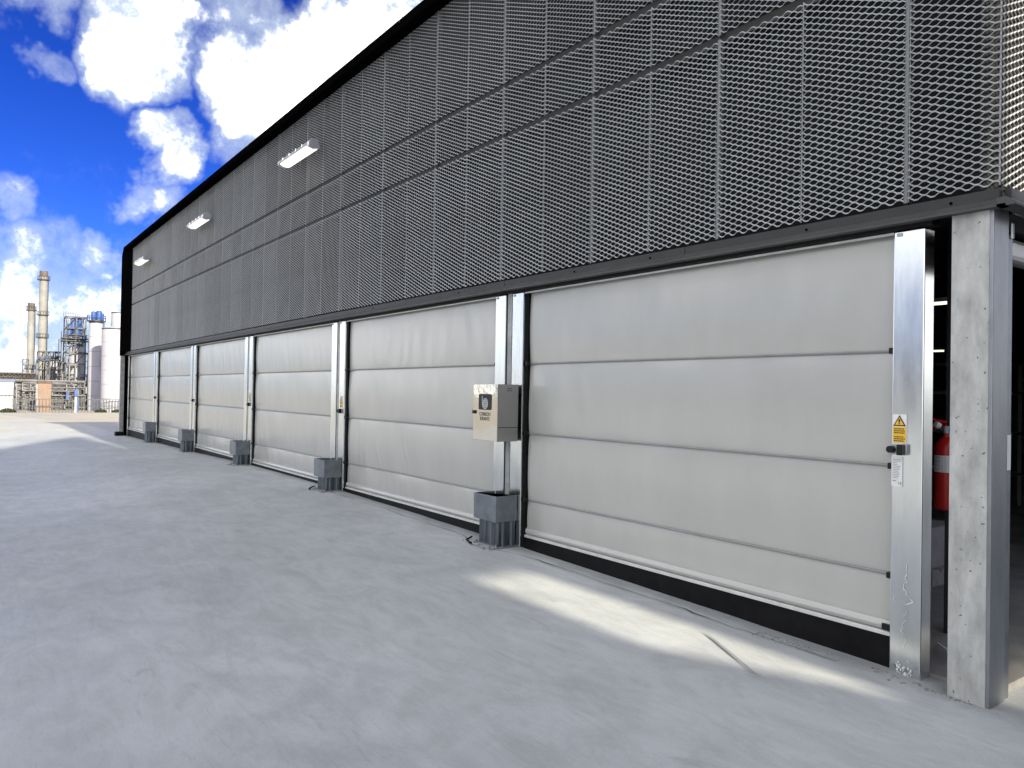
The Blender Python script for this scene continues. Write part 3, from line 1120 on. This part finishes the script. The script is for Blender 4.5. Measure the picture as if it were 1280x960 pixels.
# ------------------------------------------------------------------ inside the open corner
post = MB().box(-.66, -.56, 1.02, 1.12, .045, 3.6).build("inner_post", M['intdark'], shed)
ext = empty("fire_extinguisher", (-.61, .92, .88))
tag(ext, "red fire extinguisher hanging inside the gap behind the corner column", "fire extinguisher")
ex, ey = -.612, .925
body = MB().lathe(ex, ey, [(.058, .885), (.068, .90), (.070, .93), (.070, 1.28), (.064, 1.315), (.040, 1.345), (.020, 1.36), (.018, 1.385)], n=28).build("cylinder", M['red'], ext, smooth=True)
lab = MB()
for i in range(8):
    t0, t1 = rad(-150 + i * 14), rad(-150 + (i + 1) * 14)
    R_ = .0712
    lab.poly(((ex + R_ * math.cos(t0), ey + R_ * math.sin(t0), 1.13), (ex + R_ * math.cos(t1), ey + R_ * math.sin(t1), 1.13), (ex + R_ * math.cos(t1), ey + R_ * math.sin(t1), 1.24), (ex + R_ * math.cos(t0), ey + R_ * math.sin(t0), 1.24)))
lab.build("label_paper", M['white'], body)
lt = MB()
for k_ in range(0, 7, 2):
    for i in range(3):
        t0, t1 = rad(-140 + i * 16), rad(-140 + i * 16 + 11)
        R_ = .0717
        zz = 1.225 - k_ * .013
        lt.poly(((ex + R_ * math.cos(t0), ey + R_ * math.sin(t0), zz), (ex + R_ * math.cos(t1), ey + R_ * math.sin(t1), zz), (ex + R_ * math.cos(t1), ey + R_ * math.sin(t1), zz + .004), (ex + R_ * math.cos(t0), ey + R_ * math.sin(t0), zz + .004)))
lt.build("label_lines", M['greyink'], body)
MB().tube((ex, ey, 1.385), (ex, ey, 1.43), .022, n=12).tube((ex - .03, ey, 1.41), (ex + .03, ey, 1.41), .012, n=8).build("valve", M['galv_dull'], ext)
MB().tube((ex, ey, 1.435), (ex - .10, ey - .02, 1.41), .010, .008, 8).tube((ex, ey, 1.455), (ex - .095, ey - .02, 1.475), .011, .009, 8).build("handle", M['red'], ext)
MB().path([(ex + .03, ey, 1.41), (ex + .075, ey - .01, 1.38), (ex + .088, ey - .01, 1.28), (ex + .085, ey - .01, 1.10), (ex + .08, ey - .01, 1.0)], .010, 8).build("hose", M['plastic'], ext)
MB().tube((ex - .03, ey - .03, 1.43), (ex - .045, ey - .055, 1.445), .02, .02, 12).build("gauge", M['white'], ext)
MB().box(ex - .02, ex + .02, ey + .069, 1.019, 1.30, 1.36).build("wall_bracket", M['galv_dull'], ext)
# carton and pallet on the floor, seen through the gap
car = MB().box(-1.95, -1.35, 2.3, 2.8, .175, .52).build("carton", M['cardboard'], None, bevel=.006)
tag(car, "plain grey carton on the shed floor seen through the gap", "box")
pal = empty("pallet", (-1.65, 2.55, .045))
tag(pal, "low pallet under the carton in the dark shed", "pallet")
for i in range(4):
    MB().box(-2.0, -1.30, 2.24 + i * .16, 2.36 + i * .16, .150, .1745).build("deck_board", M['cardboard'], pal)
for xx in (-2.0, -1.70, -1.40):
    MB().box(xx, xx + .10, 2.24, 2.84, .0455, .1495).build("bearer", M['cardboard'], pal)
cb = MB().path([(-.30, .50, .055), (-.36, .46, .10), (-.45, .52, .11), (-.56, .72, .058)], .006, 6).build("cable", M['white'], None)
tag(cb, "thin pale cable curling over the floor behind the corner column", "cable")
for (x0, x1, y, z, lab) in ((-3.15, -2.37, 5.0, 2.76, "lit strip light inside the shed, nearer the corner column"), (-5.6, -4.75, 10.0, 2.51, "lit strip light deep inside the shed, the lower one in the gap")):
    root = empty("strip_light", ((x0 + x1) / 2, y, z))
    tag(root, lab, "lamp", "strip lights inside the shed")
    MB().box(x0, x1, y - .04, y + .04, z + .0, z + .05).build("housing", M['lampbody'], root)
    MB().prism_x([(y - .04, z - .0005), (y - .03, z - .03), (y + .03, z - .03), (y + .04, z - .0005)], x0 + .01, x1 - .01).build("diffuser", M['lampin'], root)
    for xx in (x0 + .1, x1 - .1):
        MB().tube((xx, y, z + .05), (xx, y, 3.6), .004, n=5).build("hanger", M['plastic'], root)
rk = empty("rack", (-3.6, 8.2, .045))
tag(rk, "dark metal storage rack standing in the shed seen through the gap", "rack")
for xx in (-4.4, -3.0):
    for yy in (8.0, 8.5):
        MB().box(xx, xx + .05, yy, yy + .05, .045, 2.2).build("upright", M['batten'], rk)
for zz in (.5, 1.1, 1.7, 2.15):
    MB().box(-4.4, -2.95, 8.0, 8.55, zz, zz + .04).build("shelf", M['galv_dull'], rk)

# ------------------------------------------------------------------ workshop on the far side of the yard (faces the shed)
ws = empty("workshop", (-70, -58, 0))
tag(ws, "low brown workshop with dark windows on the far side of the yard", "building")
M['workwall'] = mat("workshop_wall", (.34, .30, .26), .8, var=.15, scale=.5)
M['workroof'] = mat("workshop_roof", (.10, .085, .075), .8, var=.15, scale=.5)
M['glass'] = mat("dark_window_glass", (.02, .025, .03), .1, var=.1)
MB().box(-73, -22, -68, -58, -3.0, 4.2).build("wall", M['workwall'], ws)
MB().prism_x([(-68.6, 4.201), (-57.4, 4.201), (-63, 5.6)], -73.5, -21.5).build("roof", M['workroof'], ws)
for i in range(8):
    MB().box(-71 + i * 6.2, -68 + i * 6.2, -57.99, -57.9, 1.0, 3.0).build("window", M['glass'], ws)

# ------------------------------------------------------------------ added unseen wall: shades the yard, its openings shape the sun patch
XW = 9.0
TE = math.tan(rad(SUN_EL))
TA = math.tan(rad(SUN_AZ))


def shade_wall():
    root = empty("unseen_shade_wall", (XW, -4, 0))
    tag(root, "added unseen wall that shades the yard, with openings shaping the sun patch", "wall")
    def zw(x):            # height on the wall whose shadow reaches ground x
        return (XW - x) * TE
    def yw(y, x=0):
        return y + (XW - x) * TA
    oy0, oy1 = yw(-.90, -2), yw(-.36, -2)
    oz0, oz1 = zw(-.55), zw(-3.65)
    ty = yw(.05)          # where the tall part stops
    def top(y):
        return zw(-25.5) - (yw(0) - y) * (zw(-25.0) - zw(-18.6)) / 3.4
    T = .06
    m = mat("pale_plaster", (.42, .40, .37), .8, var=.1, scale=1.2)
    ys = [-9.5, oy0, oy1, ty]
    def piece(y0, y1, z0, z1=None):
        MB_ = MB()
        n = 0
        z1a = top(y0) if z1 is None else z1
        z1b = top(y1) if z1 is None else z1
        MB_.v += [(XW, y0, z0), (XW, y1, z0), (XW, y1, z1b), (XW, y0, z1a), (XW + T, y0, z0), (XW + T, y1, z0), (XW + T, y1, z1b), (XW + T, y0, z1a)]
        MB_.f += [(0, 3, 2, 1), (4, 5, 6, 7), (0, 1, 5, 4), (1, 2, 6, 5), (2, 3, 7, 6), (3, 0, 4, 7)]
        MB_.build("wall_panel", m, root)
    piece(-5.4, oy0, 0)
    so = MB()
    za, zb = zw(-1.7), zw(-.35)
    so.v += [(XW, oy0, 0), (XW, oy1, 0), (XW, oy1, zb), (XW, oy0, za), (XW + T, oy0, 0), (XW + T, oy1, 0), (XW + T, oy1, zb), (XW + T, oy0, za)]
    so.f += [(0, 3, 2, 1), (4, 5, 6, 7), (0, 1, 5, 4), (1, 2, 6, 5), (2, 3, 7, 6), (3, 0, 4, 7)]
    so.build("wall_panel", m, root)
    piece(oy0, oy1, oz1)
    piece(oy1, ty, 0)
    # lower part of the added wall, slotted to light the corner floor
    wy0, wy1 = yw(.16), yw(1.15)
    wz0, wz1 = zw(0) - .05, zw(-.30)
    hl = 2.66 + XW * TE
    piece(ty, wy0, 0, hl)
    piece(wy0, wy1, 0, wz0)
    piece(wy0, wy1, wz1, hl)
    piece(wy1, 18, 0, hl)


shade_wall()


# ------------------------------------------------------------------ the plant beyond the yard
M['chimney'] = mat("chimney_beige", (.245, .245, .24), .7, var=.12, scale=.35)
M['chimney_cap'] = mat("chimney_cap_brown", (.12, .095, .085), .7, var=.2, scale=.6)
M['silo'] = mat("silo_white", (.37, .37, .42), .5, var=.05, scale=.25, bump=.02, bscale=.6)
M['steel'] = mat("plant_steel", (.075, .078, .085), .55, .3, var=.25, scale=.6)
M['pale'] = mat("plant_pale_pipe", (.20, .20, .21), .45, .2, var=.2, scale=.5)
M['blue'] = mat("plant_blue", (.04, .10, .30), .5, var=.2, scale=.6)
M['rust'] = mat("plant_rust", (.13, .075, .045), .8, var=.3, scale=.8)
M['brick'] = mat("gatehouse_tan", (.24, .165, .125), .8, var=.08, scale=.8)
M['roofblue'] = mat("shed_blue_roof", (.09, .14, .24), .5, var=.1)


def pt(px, py, x):
    return at_x(px, py, x)


def sc_(x):
    return (CAM.x - x) / 217.0 * .197


def base(x):
    return gz(x, 20.0)


def chimney(px, ptop, wpx, x, rings, capz, lab):
    c = pt(px, ptop, x)
    r = wpx / 2 * sc_(x)
    z0 = base(x)
    root = empty("chimney", (x, c.y, z0))
    tag(root, lab, "chimney", "chimneys of the plant beyond the yard")
    zc = pt(px, capz, x).z
    MB().lathe(x, c.y, [(r * 1.18, z0), (r * 1.04, z0 + (zc - z0) * .5), (r, zc)], 24).build("stack", M['chimney'], root, smooth=True)
    MB().lathe(x, c.y, [(r * 1.02, zc), (r * 1.02, c.z), (r * .8, c.z), (r * .8, c.z - .5)], 24).build("cap", M['chimney_cap'], root)
    for py in rings:
        z = pt(px, py, x).z
        g = MB().lathe(x, c.y, [(r * 1.05, z - .25), (r * 1.55, z - .12), (r * 1.55, z + .12), (r * 1.05, z + .2)], 20).build("platform", M['steel'], root)
        ra = MB()
        for i in range(14):
            t = 2 * math.pi * i / 14
            t1 = 2 * math.pi * (i + 1) / 14
            p = Vector((x + r * 1.5 * math.cos(t), c.y + r * 1.5 * math.sin(t), z + .12))
            q = Vector((x + r * 1.5 * math.cos(t1), c.y + r * 1.5 * math.sin(t1), z + .12))
            ra.tube(p, p + Vector((0, 0, 1.1)), .05, n=4)
            ra.tube(p + Vector((0, 0, 1.1)), q + Vector((0, 0, 1.1)), .05, n=4)
        ra.build("railing", M['steel'], g)
    la = MB()
    yy = c.y + r * 1.05
    xx = x + r * .6
    la.tube((xx, yy, z0), (xx, yy, zc), .08, n=4).tube((xx + .5, yy, z0), (xx + .5, yy, zc), .08, n=4)
    la.build("ladder", M['steel'], root)


chimney(55, 339, 9.0, -292, (350, 394, 422), 346, "tallest beige chimney with three dark platform rings beyond the yard")
chimney(39.5, 379, 7.6, -276, (388, 461), 387, "shorter beige chimney with a brown cap beside the tallest one")


def silo(name, px, wpx, ptop, x, lab, group, rail=True, ladder=True):
    c = pt(px, ptop, x)
    r = wpx / 2 * sc_(x)
    z0 = base(x)
    root = empty(name, (x, c.y, z0))
    tag(root, lab, "silo", group)
    H_ = c.z - z0
    MB().lathe(x, c.y, [(r, z0 - .2), (r, c.z), (r * .9, c.z + r * .08), (r * .2, c.z + r * .22)], 40).build("shell", M['silo'], root, smooth=True)
    for i in range(1, 6):
        z = z0 + H_ * i / 6
        MB().lathe(x, c.y, [(r * 1.002, z - .05), (r * 1.008, z - .04), (r * 1.008, z + .04), (r * 1.002, z + .05)], 40).build("weld_seam", M['pale'], root)
    MB().lathe(x, c.y, [(r * 1.005, c.z - .3), (r * 1.03, c.z - .2), (r * 1.03, c.z + .05), (r * 1.0, c.z + .06)], 40).build("top_rim", M['steel'], root)
    if rail:
        ra = MB()
        for i in range(20):
            t, t1 = 2 * math.pi * i / 20, 2 * math.pi * (i + 1) / 20
            p = Vector((x + r * 1.02 * math.cos(t), c.y + r * 1.02 * math.sin(t), c.z))
            q = Vector((x + r * 1.02 * math.cos(t1), c.y + r * 1.02 * math.sin(t1), c.z))
            for h in (.6, 1.2):
                ra.tube(p + Vector((0, 0, h)), q + Vector((0, 0, h)), .05, n=4)
            ra.tube(p, p + Vector((0, 0, 1.2)), .05, n=4)
        ra.build("railing", M['steel'], root)
    if ladder:
        la = MB()
        t = rad(48)
        bx, by = x + (r + .35) * math.cos(t), c.y + (r + .35) * math.sin(t)
        la.tube((bx, by, z0), (bx, by, c.z), .07, n=4).tube((bx - .4, by + .3, z0), (bx - .4, by + .3, c.z), .07, n=4)
        zz = z0 + .5
        while zz < c.z:
            la.tube((bx, by, zz), (bx - .4, by + .3, zz), .04, n=4)
            zz += .7
        la.build("ladder", M['steel'], root)
    return root, c, r


root, c, r = silo("silo", 120.5, 16.5, 403, -232, "narrow white silo with blue machinery and railing on top", "silos of the plant", rail=False)
pz = c.z + .15
MB().lathe(-232, c.y, [(r * 1.3, pz), (r * 1.3, pz + .3), (r, pz + .31)], 24).build("platform", M['steel'], root)
ra = MB()
for i in range(18):
    t, t1 = 2 * math.pi * i / 18, 2 * math.pi * (i + 1) / 18
    p = Vector((-232 + r * 1.28 * math.cos(t), c.y + r * 1.28 * math.sin(t), pz + .3))
    q = Vector((-232 + r * 1.28 * math.cos(t1), c.y + r * 1.28 * math.sin(t1), pz + .3))
    for h in (.7, 1.3):
        ra.tube(p + Vector((0, 0, h)), q + Vector((0, 0, h)), .06, n=4)
    ra.tube(p, p + Vector((0, 0, 1.3)), .06, n=4)
ra.build("railing", M['blue'], root)
for dy, rr, hh in ((-.7, .65, 2.6), (.6, .75, 2.9), (1.5, .4, 2.2)):
    MB().lathe(-232, c.y + dy, [(rr, pz + .3), (rr, pz + hh), (rr * .5, pz + hh + .25)], 14).build("blue_vessel", M['blue'], root, smooth=True)
MB().box(-231.2, -229.4, c.y + r * .75, c.y + r * 1.9, pt(120, 456, -232).z, pt(120, 455, -232).z).build("platform", M['steel'], root)
bx = MB()
for a in (0, 1):
    for b in (0, 1):
        bx.tube((-231.2 + 1.7 * a, c.y + r * (.8 + 1.05 * b), pt(120, 456, -232).z), (-231.2 + 1.7 * a, c.y + r * (.8 + 1.05 * b), pt(120, 434, -232).z), .09, n=4)
for py in (434, 441, 448):
    bx.box(-229.6, -229.4, c.y + r * .78, c.y + r * 1.88, pt(120, py, -232).z - .07, pt(120, py, -232).z + .07)
bx.build("stair_cage", M['steel'], root)

silo("silo", 143, 28.5, 411, -218, "wide white silo standing next to the black end of the shed", "silos of the plant", rail=False, ladder=True)
silo("silo", 148, 16.5, 391, -246, "white silo top rising behind the widest silo", "silos of the plant", rail=False, ladder=False)


def frame(mb, x0, x1, y0, y1, zs, nx, ny, w, brace, rnd):
    for i in range(nx + 1):
        for j in range(ny + 1):
            xx, yy = x0 + (x1 - x0) * i / nx, y0 + (y1 - y0) * j / ny
            mb.box(xx - w, xx + w, yy - w, yy + w, zs[0], zs[-1])
    for z in zs:
        for i in range(nx + 1):
            xx = x0 + (x1 - x0) * i / nx
            mb.box(xx - w * .8, xx + w * .8, y0 - w, y1 + w, z - w * 1.2, z + w * 1.2)
        for j in range(ny + 1):
            yy = y0 + (y1 - y0) * j / ny
            mb.box(x0 - w, x1 + w, yy - w * .8, yy + w * .8, z - w * 1.3, z + w * 1.3)
    if brace:
        for za, zb in zip(zs, zs[1:]):
            for j in range(ny):
                ya, yb = y0 + (y1 - y0) * j / ny, y0 + (y1 - y0) * (j + 1) / ny
                if rnd.random() < .6:
                    mb.tube((x1, ya, za), (x1, yb, zb), w * .6, n=4)


def clutter(mb, x0, x1, y0, y1, z0, z1, n, rnd, r=(.08, .25)):
    for _ in range(n):
        p = Vector((rnd.uniform(x0, x1), rnd.uniform(y0, y1), rnd.uniform(z0, z1)))
        rr = rnd.uniform(*r)
        for _ in range(rnd.randint(2, 4)):
            ax = rnd.choice((1, 1, 2, 2, 0))
            q = p.copy()
            q[ax] = rnd.uniform((x0, y0, z0)[ax], (x1, y1, z1)[ax])
            if (q - p).length > .3:
                mb.tube(p, q, rr, n=6)
            p = q


# process tower
rnd = random.Random(21)
X0 = -250
tw = empty("process_tower", (X0, pt(91, 475, X0).y, base(X0)))
tag(tw, "open steel process tower with blue machinery above a white vessel", "tower")
ya, yb = pt(80, 475, X0).y, pt(104, 475, X0).y
zt = [base(X0)] + [pt(90, py, X0).z for py in (487, 472, 455, 441, 424, 411, 397)]
f = MB()
frame(f, X0 - 3, X0 + 3, ya, yb, zt, 1, 2, .16, True, rnd)
f.build("steel_frame", M['steel'], tw)
yc = (ya + yb) / 2 + .8
MB().lathe(X0, yc, [(2.2, zt[0]), (2.2, pt(90, 437, X0).z), (1.9, pt(90, 433, X0).z), (.6, pt(90, 431, X0).z)], 28).build("vessel", M['silo'], tw, smooth=True)
for py in (427, 424):
    z = pt(90, py, X0).z
    MB().box(X0 - 3.6, X0 + 3.6, ya - .9, yb + .9, z, z + .22).build("platform", M['steel'], tw)
for (dy, py, r_, h_) in ((-1.6, 420, .9, 3.0), (.2, 422, 1.1, 3.6), (1.6, 420, .7, 2.4), (-.6, 410, .8, 2.4), (1.0, 409, .6, 2.6)):
    z = pt(90, py, X0).z
    MB().lathe(X0 + 1.5, (ya + yb) / 2 + dy, [(r_ * .8, z - .2), (r_, z), (r_, z + h_), (r_ * .5, z + h_ + .4)], 14).build("blue_unit", M['blue'], tw, smooth=True)
f = MB()
clutter(f, X0 - 2.5, X0 + 3.2, ya - 1.2, yb + 1.2, zt[0], zt[4], 48, rnd)
clutter(f, X0 - 2.5, X0 + 3.2, ya - .4, yb + .4, zt[4], zt[-1], 32, rnd, (.06, .16))
f.build("pipework", M['pale'], tw)["kind"] = "stuff"
f = MB()
for yy in (ya - 1.6, ya - 1.0, yb + 1.0, yb + 1.7):
    f.tube((X0 + 1, yy, zt[0]), (X0 + 1, yy, zt[-2] - rnd.uniform(0, 4)), .13, n=6)
for i in range(6):
    z = zt[1] + i * 1.9
    f.box(X0 - 2, X0 + 3.6, ya - 2.1, ya - .8, z, z + .1)
    f.box(X0 - 2, X0 + 3.6, yb + .7, yb + 1.9, z + .6, z + .7)
f.build("side_stair", M['steel'], tw)
f = MB()
for k_ in range(12):
    yy = ya - .8 + (yb - ya + 1.6) * k_ / 11
    f.tube((X0 + 3.4, yy, pt(90, 424, X0).z), (X0 + 3.4, yy, pt(90, 419, X0).z), .06, n=4)
    f.tube((X0 + 2.8, yy, zt[-1]), (X0 + 2.8, yy, zt[-1] + rnd.choice((.9, .9, 1.6))), .05, n=4)
for z in (pt(90, 419, X0).z, pt(90, 421.5, X0).z, zt[-1] + .9):
    f.box(X0 + 3.34, X0 + 3.46, ya - .8, yb + .8, z - .06, z + .06)
f.build("railing", M['steel'], tw)

# low unit between the chimneys and the tower
X1 = -262
rnd = random.Random(8)
lu = empty("process_unit", (X1, pt(64, 475, X1).y, base(X1)))
tag(lu, "low process unit with a short white vessel at the foot of the tallest chimney", "process unit")
ya, yb = pt(47, 475, X1).y, pt(74, 475, X1).y
zt = [base(X1)] + [pt(60, py, X1).z for py in (490, 475, 462, 450, 440)]
f = MB()
frame(f, X1 - 3, X1 + 3, ya, yb, zt, 1, 4, .13, True, rnd)
f.build("steel_frame", M['steel'], lu)
MB().lathe(X1 + 1, pt(67, 460, X1).y, [(1.6, zt[0]), (1.6, pt(60, 450, X1).z), (1.0, pt(60, 447, X1).z)], 20).build("vessel", M['silo'], lu, smooth=True)
f = MB()
clutter(f, X1 - 2.5, X1 + 3.4, ya - .6, yb + .6, zt[0], zt[-1] - 1, 70, rnd, (.06, .2))
f.build("pipework", M['pale'], lu)["kind"] = "stuff"
for py, a_, b_ in ((447, 62, 74), (452, 46, 60)):
    z = pt(60, py, X1).z
    g = MB().box(X1 - 2, X1 + 3.5, pt(a_, 460, X1).y, pt(b_, 460, X1).y, z, z + .2).build("platform", M['steel'], lu)
    ra = MB()
    n_ = 7
    for i in range(n_):
        yy = pt(a_, 460, X1).y + (pt(b_, 460, X1).y - pt(a_, 460, X1).y) * i / (n_ - 1)
        ra.tube((X1 + 3.4, yy, z), (X1 + 3.4, yy, z + 1.2), .05, n=4)
    ra.box(X1 + 3.35, X1 + 3.45, pt(a_, 460, X1).y, pt(b_, 460, X1).y, z + 1.15, z + 1.25)
    ra.build("railing", M['blue'], g)

# pipe rack across the front of the plant
X2 = -236
rnd = random.Random(4)
pr = empty("pipe_rack", (X2, pt(75, 490, X2).y, base(X2)))
tag(pr, "long steel pipe rack crowded with pale pipes at the foot of the silos", "pipe rack")
ya, yb = pt(18, 490, X2).y, pt(133, 490, X2).y
zt = [base(X2), pt(60, 497, X2).z, pt(60, 486, X2).z, pt(60, 477, X2).z]
f = MB()
frame(f, X2 - 1.5, X2 + 1.5, ya, yb, zt, 1, 13, .12, True, rnd)
f.build("steel_frame", M['steel'], pr)
for i, py in enumerate((476, 478.5, 485, 488, 496)):
    z = pt(60, py, X2).z
    MB().tube((X2 + .9 - i * .3, ya - 1, z), (X2 + .9 - i * .3, yb, z), .22 - .02 * i, n=8).build("pipe", M['pale'], pr, smooth=True)
f = MB()
clutter(f, X2 - 1.6, X2 + 2.2, ya, yb, zt[0], zt[-1], 130, rnd, (.05, .2))
f.build("pipework", M['pale'], pr)["kind"] = "stuff"
for px, py0, py1, w_ in ((95, 487, 497, 5), (84, 490, 500, 4), (116, 492, 503, 5), (108, 484, 492, 3)):
    p, q = pt(px - w_ / 2, py1, X2 + 2.5), pt(px + w_ / 2, py0, X2 + 2.5)
    MB().box(X2 + 2, X2 + 3.2, p.y, q.y, p.z, q.z).build("equipment_box", M['blue'] if px in (95, 84) else M['pale'], pr)

# rusty pipe bridge on the left
X3 = -244
pb = empty("pipe_bridge", (X3, pt(15, 475, X3).y, base(X3)))
tag(pb, "rusty lattice pipe bridge running behind the small white store", "pipe bridge")
ya, yb = pt(-30, 470, X3).y, pt(44, 470, X3).y
za, zb = pt(10, 474, X3).z, pt(10, 466, X3).z
f = MB()
for z in (za, zb):
    for xx in (X3 - 1, X3 + 1):
        f.box(xx - .12, xx + .12, ya, yb, z - .14, z + .14)
n_ = 14
for i in range(n_):
    a_, b_ = ya + (yb - ya) * i / n_, ya + (yb - ya) * (i + 1) / n_
    f.tube((X3 + 1, a_, za), (X3 + 1, b_, zb), .10, n=4)
    f.tube((X3 + 1, b_, za), (X3 + 1, b_, zb), .09, n=4)
f.build("lattice", M['steel'], pb)
for i, (dz, r_) in enumerate(((.35, .3), (.95, .25), (1.4, .2))):
    MB().tube((X3 - .5 + i * .4, ya, za + dz), (X3 - .5 + i * .4, yb, za + dz), r_, n=8).build("pipe", M['rust'], pb)
for px in (-10, 8, 26, 42):
    y_ = pt(px, 470, X3).y
    MB().box(X3 - .2, X3 + .2, y_ - .2, y_ + .2, base(X3), za).build("support", M['steel'], pb)

# gatehouse, white store, fence, blue door post, mast
X4 = -219
g = empty("gatehouse", (X4, pt(55.5, 509, X4).y, base(X4)))
tag(g, "tan block gatehouse with a flat roof in front of the pipe rack", "building")
ya, yb = pt(47.5, 509, X4).y, pt(63.5, 509, X4).y
zt_ = pt(55, 479, X4).z
MB().box(X4 - 3, X4, ya, yb, base(X4) - .3, zt_).build("wall", M['brick'], g)
MB().box(X4 - 3.2, X4 + .2, ya - .2, yb + .2, zt_, zt_ + .3).build("roof", M['rust'], g)
MB().box(X4 + .001, X4 + .05, ya - .55, ya - .05, base(X4), zt_ - .2).build("downpipe", M['pale'], g)
X5 = -224
g = empty("store", (X5, pt(4, 510, X5).y, base(X5)))
tag(g, "small white panelled store with a blue roof edge under the pipe bridge", "building")
ya, yb = pt(-14, 509, X5).y, pt(16.5, 509, X5).y
zt_ = pt(5, 477, X5).z
n_ = 6
for i in range(n_):
    a_, b_ = ya + (yb - ya) * i / n_, ya + (yb - ya) * (i + 1) / n_
    MB().box(X5 - 4, X5, a_ + .03, b_ - .03, base(X5) - .3, zt_).build("wall_panel", M['silo'], g)
MB().box(X5 - 4.2, X5 + .25, ya - .2, yb + .2, zt_ + .002, zt_ + .55).build("roof", M['roofblue'], g)
MB().box(X5 + .004, X5 + .06, ya, yb, pt(5, 494.5, X5).z - .12, pt(5, 494.5, X5).z + .12).build("rail_band", M['steel'], g)
X6 = -214
fn = empty("fence", (X6, pt(85, 512, X6).y, base(X6)))
tag(fn, "low steel railing fence along the far edge of the yard", "fence")
ya, yb = pt(15, 510, X6).y, pt(152, 510, X6).y
zf = pt(60, 499, X6).z
for z in (zf, (zf + base(X6)) / 2):
    MB().box(X6 - .06, X6 + .06, ya, yb, z - .08, z + .08).build("rail", M['steel'], fn)
n_ = 34
for i in range(n_ + 1):
    yy = ya + (yb - ya) * i / n_
    MB().box(X6 - .09, X6 + .09, yy - .07, yy + .07, base(X6) - .2, zf + .1).build("post", M['steel'], fn)
X7 = -213
ki = empty("kiosk", (X7, pt(95, 512, X7).y, base(X7)))
tag(ki, "slim blue and white kiosk standing at the railing fence", "kiosk")
p, q = pt(92.5, 512, X7), pt(97.5, 496, X7)
MB().box(X7, X7 + 1, p.y, (p.y + q.y) / 2, base(X7) - .2, q.z).build("white_half", M['silo'], ki)
MB().box(X7, X7 + 1, (p.y + q.y) / 2 + .005, q.y, base(X7) - .2, q.z).build("blue_half", M['blue'], ki)
MB().box(X7 - .1, X7 + 1.1, p.y - .1, q.y + .1, q.z, q.z + .2).build("roof", M['steel'], ki)
X8 = -268
mt = empty("lattice_mast", (X8, pt(31, 475, X8).y, base(X8)))
tag(mt, "faint steel lattice frame left of the shorter chimney", "mast")
f = MB()
frame(f, X8 - 1, X8 + 1, pt(28, 475, X8).y, pt(35, 475, X8).y, [base(X8)] + [pt(30, py, X8).z for py in (480, 472, 464, 456, 449)], 1, 1, .08, True, random.Random(1))
f.build("steel_frame", M['steel'], mt)

# low shrubs at the fence foot, each a clump of small leaves
def shrub(px, x, h, lab, seed):
    rnd = random.Random(seed)
    c = pt(px, 514, x)
    root = empty("shrub", (x, c.y, base(x)))
    tag(root, lab, "shrub", "low shrubs along the far fence")
    f = MB()
    for _ in range(420):
        t, u = rnd.uniform(0, 2 * math.pi), rnd.random() ** .5
        r_ = u * h * 1.5
        p = Vector((x + r_ * math.cos(t) * .6, c.y + r_ * math.sin(t), base(x) + rnd.uniform(.05, 1) * h * (1.15 - u * .7)))
        a = Vector((rnd.gauss(0, 1), rnd.gauss(0, 1), rnd.gauss(0, 1))).normalized() * .22
        b = a.orthogonal().normalized() * .12
        f.poly((p - a, p + b, p + a, p - b))
    f.build("foliage", M['leaf'], root)
    st = MB()
    for _ in range(5):
        t = rnd.uniform(0, 2 * math.pi)
        st.tube((x, c.y, base(x) - .1), (x + .5 * h * math.cos(t), c.y + .5 * h * math.sin(t), base(x) + h * .7), .05, .02, 5)
    st.build("stems", M['rust'], root)


M['leaf'] = mat("dry_leaf_green", (.05, .065, .025), .7, var=.3, scale=1.5)
for i, (px, h, lab) in enumerate(((10, 1.1, "low dry shrub in front of the small white store"), (126, .9, "low green shrub at the foot of the narrow silo behind the fence"), (146, .8, "low green shrub in front of the widest silo by the shed end"))):
    shrub(px, -212.0, h, lab, i + 30)
